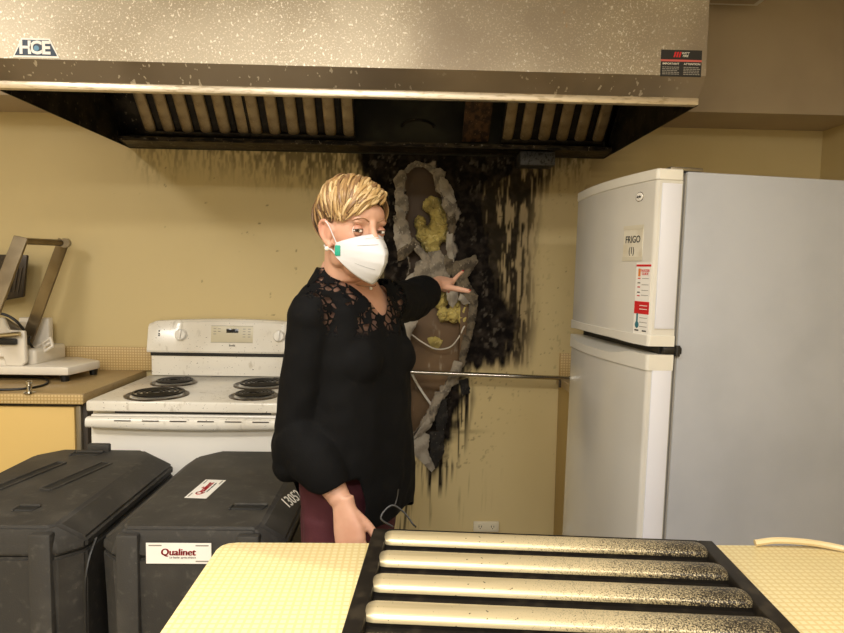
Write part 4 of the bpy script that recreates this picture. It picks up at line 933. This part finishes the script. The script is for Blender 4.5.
# eyes: ball, iris, pupil, lids, lashes, brows
for s in (-1, 1):
    c = H(s * .031, .0715, -.001); look = (CAM - c).normalized(); R3 = frame((0, 0, 0), look.cross(UP) * -1, UP).to_3x3()
    b = NB(); ell(b, c, .0118, None, 24, 16); ey = pp('eyeball', b, M_['eyewhite'], body, angle=180)
    xl_, yl_ = UP.cross(look).normalized(), look.cross(UP.cross(look)).normalized(); E3 = Matrix((xl_, yl_, look)).transposed()
    b = NB(); ell(b, c + look * .0098, (.0054, .0054, .0034), E3); pp('iris', b, M_['iris'], ey); b = NB(); ell(b, c + look * .0120, (.0024, .0024, .0016), E3); pp('pupil', b, M_['pupil'], ey)
    def lid(a0, a1, r):
        bm_ = NB(); rows = []
        for i in range(13):
            th_ = R_(-80 + 160 * i / 12); row = []
            for j in range(6):
                arch = math.cos(th_) ** .6 if abs(th_) < R_(88) else 0
                edge = a0 * arch; el = R_(edge + (a1 - edge) * j / 5)
                row.append(c + (HL * math.sin(th_) * math.cos(el) + HF * math.cos(th_) * math.cos(el) + HU * math.sin(el)) * r)
            rows.append(row)
        loft(bm_, rows, False, False); return bm_, [r_[0] for r_ in rows]
    b, e1 = lid(13, 80, .0132); pp('upper_eyelid', b, M_['lidskin'], body, angle=180)
    b, e2 = lid(-20, -75, .0130); pp('lower_eyelid', b, M_['lidskin'], body, angle=180)
    b = NB(); tube(b, e1, .0007, 6); pp('lashes', b, M_['lash'], body)
    b = NB(); tube(b, e2, .0005, 6); pp('lashes', b, M_['lash'], body)
    b = NB(); tube(b, bez([H(s * .012, .0905, .0185), H(s * .026, .0915, .0255), H(s * .040, .084, .0245), H(s * .047, .073, .019)], 6), [.0020] * 10 + [.0018] * 6 + [.001] * 3, 8, flat=.7); pp('eyebrow', b, M_['brow'], body, angle=180)
for p, d, n, r in NAILS:
    b = NB(); t_ = d.cross(n).normalized(); ell(b, p + n * r * .62 + d * .002, (r * .75, .0075, .0016), Matrix((t_, d, n)).transposed(), 12, 8); pp('fingernail', b, M_['nail'], body, angle=180)

# ---------------------------------------------------------------- blouse
def cloth_noise(me, amp, seed):
    n_ = len(me.vertices); c_ = np.empty(n_ * 3, np.float32); me.vertices.foreach_get('co', c_); c_ = c_.reshape(-1, 3); nn = np.empty(n_ * 3, np.float32); me.vertices.foreach_get('normal', nn); nn = nn.reshape(-1, 3)
    d = np.array([mnoise.noise(Vector((v[0] * 16 + seed, v[1] * 16, v[2] * 7))) + .6 * mnoise.noise(Vector((v[0] * 30, v[1] * 30 + seed, v[2] * 24))) for v in c_])
    c_ += nn * (d * amp)[:, None]; me.vertices.foreach_set('co', c_.ravel()); me.update(); return c_
bm = NB(); torso(bm, 0.0)
ell(bm, SHR, .058); ell(bm, SHL, .060)
ru = SHR.lerp(ELR, .55)
tube(bm, [B(-.09, -.010, 1.325), SHR, SHR.lerp(ELR, .3), ru, SHR.lerp(ELR, .85), ELR], [.055, .057, .057, .055, .055, .060], 24)
bal = at(298, 446, 1.45); ell(bm, bal, (.060, .060, .078)); ell(bm, at(293, 464, 1.45), (.045, .050, .046)); ell(bm, at(320, 464, 1.42), (.052, .050, .042))
cuffR = WRR.lerp(ELR, .20); cuffL = WRL.lerp(ELL, .30)
tube(bm, [ELR, ELR.lerp(cuffR, .5), ELR.lerp(cuffR, .85), cuffR, cuffR + (WRR - ELR).normalized() * .03], [.066, .068, .052, .038, .036], 24)
tube(bm, [B(.10, 0, 1.325), SHL, SHL.lerp(ELL, .5), ELL, ELL.lerp(cuffL, .4), ELL.lerp(cuffL, .8), cuffL, cuffL + (WRL - ELL).normalized() * .03], [.055, .060, .060, .060, .060, .054, .041, .040], 24)
# dropped back hem
bm.normal_update(); me = remesh(bm, .0055, 5, .5)
me.update(); cc = cloth_noise(me, .0055, 4)
r_ = cc - np.array(TO); u, v, ww = r_ @ np.array(LF), r_ @ np.array(FW), cc[:, 2]
dR = (cc - np.array(cuffR)) @ np.array((WRR - ELR).normalized()); dL = (cc - np.array(cuffL)) @ np.array((WRL - ELL).normalized())
axd = lambda P, Q: np.linalg.norm(np.cross(cc - np.array(P), np.array((Q - P).normalized())[None, :]), axis=1)
nearR = (np.linalg.norm(cc - np.array(WRR), axis=1) < .13) & (axd(ELR, WRR) < .052); nearL = np.linalg.norm(cc - np.array(WRL), axis=1) < .12
vee = (v > .0) & (ww > 1.295) & (np.abs(u + .004) < .012 + .075 * np.clip((ww - 1.295) / .10, 0, 1) ** 1.1)
neck = (np.hypot(u, v + .014) < .074 - .0 * u) & (ww > 1.372 + .018 * (v < 0))
cut = vee | neck | (nearR & (dR > .012)) | (nearL & (dL > .012)) | (ww < .775 + .125 * ss(.0, -.10, u) * (v < .12) + .03 * ss(.08, .14, v) + .008 * np.sin(u * 30))
lace = np.clip(ss(1.255, 1.285, ww + v * .15) * ss(.175, .15, np.abs(u)) * ss(-.06, -.02, v), 0, 1)
at_ = me.attributes.new('lace', 'FLOAT', 'POINT'); at_.data.foreach_set('value', lace.astype(np.float32))
bm = bmesh.new(); bm.from_mesh(me); bm.verts.ensure_lookup_table()
bmesh.ops.delete(bm, geom=[bm.verts[i] for i in np.nonzero(cut)[0]], context='VERTS')
for _ in range(10):   # even out the cut edges
    new = {}
    for vv in bm.verts:
        if vv.is_boundary:
            nb = [e_.other_vert(vv) for e_ in vv.link_edges if e_.is_boundary]
            if len(nb) == 2: new[vv] = vv.co * .5 + (nb[0].co + nb[1].co) * .25
    for vv, c_ in new.items(): vv.co = c_
m = mat('black_crepe', '#070708', .8, spec=.15, bump=(300, .2)); N = m.node_tree.nodes; L = m.node_tree.links; bs = N['Principled BSDF']; bs.inputs['Sheen Weight'].default_value = 0
A = N.new('ShaderNodeAttribute'); A.attribute_name = 'lace'; tc = N.new('ShaderNodeTexCoord')
vo = N.new('ShaderNodeTexVoronoi'); vo.feature = 'DISTANCE_TO_EDGE'; vo.inputs['Scale'].default_value = 55; L.new(tc.outputs['Object'], vo.inputs['Vector'])
no = N.new('ShaderNodeTexNoise'); no.inputs['Scale'].default_value = 26; L.new(tc.outputs['Object'], no.inputs['Vector'])
g1 = N.new('ShaderNodeMath'); g1.operation = 'GREATER_THAN'; g1.inputs[1].default_value = .09; L.new(vo.outputs['Distance'], g1.inputs[0])
g2 = N.new('ShaderNodeMath'); g2.operation = 'GREATER_THAN'; g2.inputs[1].default_value = .48; L.new(no.outputs[0], g2.inputs[0])
g3 = N.new('ShaderNodeMath'); g3.operation = 'MULTIPLY'; L.new(g1.outputs[0], g3.inputs[0]); L.new(g2.outputs[0], g3.inputs[1])
g4 = N.new('ShaderNodeMath'); g4.operation = 'MULTIPLY'; L.new(g3.outputs[0], g4.inputs[0]); L.new(A.outputs['Fac'], g4.inputs[1])
g5 = N.new('ShaderNodeMath'); g5.operation = 'MULTIPLY'; g5.inputs[1].default_value = .8; L.new(g4.outputs[0], g5.inputs[0])
g6 = N.new('ShaderNodeMath'); g6.operation = 'SUBTRACT'; g6.inputs[0].default_value = 1; L.new(g5.outputs[0], g6.inputs[1]); L.new(g6.outputs[0], bs.inputs['Alpha'])
bl_ = pp('blouse', bm, m, angle=180); sm = bl_.modifiers.new('thick', 'SOLIDIFY'); sm.thickness = .002; sm.offset = 1
# collar edging along the opening
# ---------------------------------------------------------------- trousers and shoes
bm = NB(); loft(bm, [ring(B(0, 0, w_), 32, LF, FW, a_, b_) for w_, a_, b_ in ((.70, .128, .104), (.78, .134, .112), (.86, .138, .114), (.94, .138, .112))])
for s in (-1, 1): tube(bm, [B(s * .072, 0, .80), B(s * .076, .004, .64), B(s * .082, .008, .46), B(s * .08, -.01, .28), B(s * .08, -.02, .07)], [.070, .068, .064, .062, .060], 24)
me = remesh(bm, .006, 4); cloth_noise(me, .004, 9); pp('trousers', me, M_['pants'], angle=180)
for s in (-1, 1):
    bm = NB(); ell(bm, B(s * .082, .06, .035), (.05, .05, .035)); ell(bm, B(s * .08, -.02, .045), (.045, .045, .045)); ell(bm, B(s * .083, .11, .03), (.045, .05, .03))
    me = remesh(bm, .005, 3); c_ = np.empty(len(me.vertices) * 3, np.float32); me.vertices.foreach_get('co', c_); c_ = c_.reshape(-1, 3); c_[:, 2] = np.maximum(c_[:, 2], .0005); me.vertices.foreach_set('co', c_.ravel()); pp('shoe', me, M_['shoe'], angle=60)
# ---------------------------------------------------------------- mask
def mask_pt(u_, v_, off=0.0):
    cen = [(.098, -.008), (.121, -.030), (.136, -.052), (.134, -.074), (.117, -.100), (.092, -.121)]
    k = v_ * 5; i = min(int(k), 4); f = k - i; f = f * f * (3 - 2 * f) * .5 + f * .5
    cy, cz = [cen[i][q] * (1 - f) + cen[i + 1][q] * f for q in (0, 1)]
    au = abs(u_); sz = -.030 + (-.062 + .030) * v_; sy = .040 - .004 * math.sin(math.pi * v_)
    t = au ** 1.1; bul = math.sin(math.pi * min(1, au)) * (.007 + .008 * (1 - v_) ** 2) * math.sin(math.pi * (.12 + .76 * v_))
    x = math.copysign(.0665 * au ** .90, u_) * (1 + 0.0 * v_); y = cy * (1 - t) + sy * t + bul; z = cz * (1 - t) + sz * t
    # the lower edge tucks under the jaw, the upper one follows nose and cheek
    z -= .008 * math.sin(math.pi * au) * (v_ - .25)
    return H(x, y + off, z)
bm = NB(); rows = [[mask_pt(-1 + 2 * i / 40, j / 24) for i in range(41)] for j in range(25)]; loft(bm, rows, False, False)
bmesh.ops.recalc_face_normals(bm, faces=list(bm.faces)); mk = pp('face_mask', bm, M_['mask'], angle=50)
mk.modifiers.new('thick', 'SOLIDIFY').thickness = .0015
def seam(pts, r=.0007):
    b = NB(); tube(b, [mask_pt(x, y, .0030) for x, y in pts], r, 5); pp('seam', b, M_['maskline'], mk)
seam([(-.08 - .50 * k / 8, .22 + .02 * k / 8) for k in range(9)]); seam([(-.15 - .45 * k / 8, .72 + .02 * k / 8) for k in range(9)]); seam([(.10 + .6 * k / 8, .28) for k in range(9)]); seam([(.12 + .5 * k / 8, .62) for k in range(9)])
b = NB(); tube(b, [mask_pt(-.34 + .68 * k / 16, .075, .0016) for k in range(17)], .0022, 6, flat=.5); pp('nose_strip', b, M_['mask'], mk)
for s in (-1, 1):
    c = mask_pt(s * .93, .5); R3 = HROT @ Matrix.Rotation(R_(s * -62), 3, 'Z')
    b = NB(); rbox(b, (-.007, -.003, -.012), (.007, .0015, .012), .002, M=Matrix.Translation(c + HL * s * .0035) @ R3.to_4x4()); pp('strap_tab', b, M_['green'], mk)
    b = NB(); tube(b, bez([mask_pt(s * .97, .15), H(s * .070, .032, -.014), H(s * .074, .021, .006), H(s * .078, .008, .020), H(s * .079, -.006, .019)], 6), .0013, 6); pp('strap', b, M_['mask'], mk)
    b = NB(); tube(b, bez([mask_pt(s * .97, .85), H(s * .070, .026, -.046), H(s * .070, .008, -.045), H(s * .070, -.006, -.036)], 6), .0017, 6); pp('strap', b, M_['mask'], mk)
b = NB(); ell(b, H(-.074, .013, -.044), .0055); pp('earring', b, M_['pearl'], angle=180); b = NB(); ell(b, H(.074, .013, -.044), .0055); pp('earring', b, M_['pearl'], angle=180)
ch = []
for k in range(33):
    t_ = -math.pi * .62 + math.pi * 1.24 * k / 32; ch.append(B(.066 * math.sin(t_), -.014 + .075 * math.cos(t_), 1.405 - .045 * (.5 + .5 * math.cos(t_))))
b = NB(); tube(b, ch, .0009, 5); pp('necklace', b, M_['chrome']); b = NB(); ell(b, ch[16] - UP * .004, .004); pp('pendant', b, M_['pearl'])
# ---------------------------------------------------------------- hair
SC = Vector((0, -.002, .026)); SR = Vector((.070, .086, .080))
HV, HFc, HC = [], [], []
def lock(pts, r, cols, flat=.45):
    q = bez(pts, 5); n = len(q); k = 6; base = len(HV)
    for i, p in enumerate(q):
        t = (q[min(i + 1, n - 1)] - q[max(i - 1, 0)]).normalized(); out = (p - SC); out = (out - t * out.dot(t)).normalized(); sd = t.cross(out); f = i / (n - 1)
        rr = r * (.55 + .45 * min(1, f * 4)) * (1 - .8 * max(0, (f - .55) / .45) ** 1.5)
        c = [cols[0][j] * (1 - min(1, f * 2.2)) + cols[1][j] * min(1, f * 2.2) for j in range(3)]
        for a in range(k):
            th_ = 2 * math.pi * a / k; P = p + sd * (rr * math.cos(th_)) + out * (rr * flat * math.sin(th_)); HV.append(H(*P)); HC.append((*c, 1))
    for i in range(n - 1):
        for a in range(k): HFc.append((base + i * k + a, base + i * k + (a + 1) % k, base + (i + 1) * k + (a + 1) % k, base + (i + 1) * k + a))
def onskull(d, lift): d = Vector(d).normalized(); return SC + Vector((d.x * (SR.x + lift), d.y * (SR.y + lift), d.z * (SR.z + lift)))
def slerp(a, b_, t): 
    a, b_ = Vector(a).normalized(), Vector(b_).normalized(); w_ = a.angle(b_)
    return a if w_ < 1e-3 else (a * math.sin((1 - t) * w_) + b_ * math.sin(t * w_)) / math.sin(w_)
rr = random.Random(12); BL = ['#b0905f', '#94734a', '#c0a373', '#a38257', '#7f6040', '#cbb184']; DK = ['#4a3220', '#5f432a', '#6e5132', '#3c281a', '#7d5e3a']
def jit(v, s): return (v[0] + rr.uniform(-s, s), v[1] + rr.uniform(-s, s), v[2] + rr.uniform(-s, s))
# sides and back, darker, falling to the hairline
for k in range(230):
    a = math.pi * (.02 + .96 * rr.random()); side = rr.choice((-1, 1))
    root = jit((side * .15, -.35, .92), .22)
    th_ = rr.uniform(R_(72), R_(180)); zl = -.35 - .35 * rr.random()
    if th_ < R_(105): zl = rr.uniform(-.18, .12)
    end = jit((side * math.sin(th_), math.cos(th_), zl), .08)
    L0 = rr.uniform(.003, .010); pts = [onskull(slerp(root, end, t), L0 + .008 * math.sin(math.pi * t)) for t in (0, .25, .5, .75, 1)]
    lock(pts, rr.uniform(.005, .009), (lin(rr.choice(DK)), lin(rr.choice(DK + BL[:2]))))
# swept fringe and top, blonde
for k in range(480):
    f = rr.random(); g = rr.random()
    root = jit((.58 - .38 * g, .58 - 1.15 * g, .76), .08)
    e0 = Vector((.60, .86, .55)); e1 = Vector((-.22, .97, .42)); e2 = Vector((-.88, .64, .0)); e3 = Vector((-.98, .22, .18)); q = min(1, .20 + .50 * g + .34 * f - (.2 if rr.random() < .15 else 0))
    end = e0.lerp(e1, q / .33) if q < .33 else (e1.lerp(e2, (q - .33) / .33) if q < .66 else e2.lerp(e3, (q - .66) / .34))
    end = jit(end, .15); lf = rr.uniform(.003, .012)
    pts = [onskull(slerp(root, end, t), lf * (.5 + .5 * math.sin(math.pi * min(1, t * 1.1))) + .011 * math.sin(math.pi * t) + .003) for t in (0, .2, .45, .7, .88, 1)]
    pts = [pts[0]] + [p + Vector((rr.uniform(-.004, .004), rr.uniform(-.004, .004), rr.uniform(-.003, .005))) for p in pts[1:]]
    lock(pts, rr.uniform(.0026, .0056), (lin(rr.choice([BL[1], BL[3], BL[4]] if g < .8 else DK)), lin(rr.choice(BL))))
# short tuft over her left temple
for k in range(60):
    root = jit((.45, .35, .8), .15); end = jit((.96, .45, rr.uniform(-.1, .35)), .08)
    lock([onskull(slerp(root, end, t), .006 + .010 * math.sin(math.pi * t)) for t in (0, .3, .6, 1)], rr.uniform(.004, .007), (lin(rr.choice(BL)), lin(rr.choice(BL + DK[1:3]))))
# dark side above each ear
for k in range(150):
    s = rr.choice((-1, -1, 1)); root = jit((s * .62, rr.uniform(-.55, .15), .74), .12); end = jit((s * .98, rr.uniform(-.45, .40), rr.uniform(-.20, .10)), .08)
    lock([onskull(slerp(root, end, t), .009 + .010 * math.sin(math.pi * t) - .006 * t) for t in (0, .3, .6, 1)], rr.uniform(.003, .006), (lin(rr.choice(DK)), lin(rr.choice(DK[:3] + BL[4:5]))))
# crown lift
for k in range(150):
    root = jit((.1, -.1, 1), .3); end = jit((rr.uniform(-.9, .6), rr.uniform(-.8, -.05), .70), .1)
    lock([onskull(slerp(root, end, t), .012 + rr.uniform(0, .012) * math.sin(math.pi * t)) for t in (0, .3, .6, 1)], rr.uniform(.003, .006), (lin(rr.choice(DK)), lin(rr.choice(DK[1:] + BL[:2]))))
# close cap under the locks
nb_ = len(HV); nu, nvv = 40, 24; ok = {}
for j in range(nvv + 1):
    for i in range(nu):
        ph = math.pi * j / nvv; th_ = 2 * math.pi * i / nu; d = Vector((math.sin(ph) * math.cos(th_), math.sin(ph) * math.sin(th_), math.cos(ph))); p = onskull(d, .0045)
        zl = np.interp(p.y, [-.10, -.06, -.03, 0, .03, .06, .075], [-.060, -.060, -.045, .0, .014, .050, .056]); ok[len(HV)] = p.z > zl; HV.append(H(*p)); HC.append(lin('#4f3823'))
for j in range(nvv):
    for i in range(nu):
        q = [nb_ + j * nu + i, nb_ + j * nu + (i + 1) % nu, nb_ + (j + 1) * nu + (i + 1) % nu, nb_ + (j + 1) * nu + i]
        if all(ok[x] for x in q): HFc.append(tuple(q))
me = bpy.data.meshes.new('hair'); me.from_pydata([tuple(p) for p in HV], [], HFc); a = me.attributes.new('tint', 'FLOAT_COLOR', 'POINT'); a.data.foreach_set('color', np.array(HC, np.float32).ravel()); me.update()
hair = pp('hair', me, M_['hair'], angle=180); hair['kind'] = 'stuff'
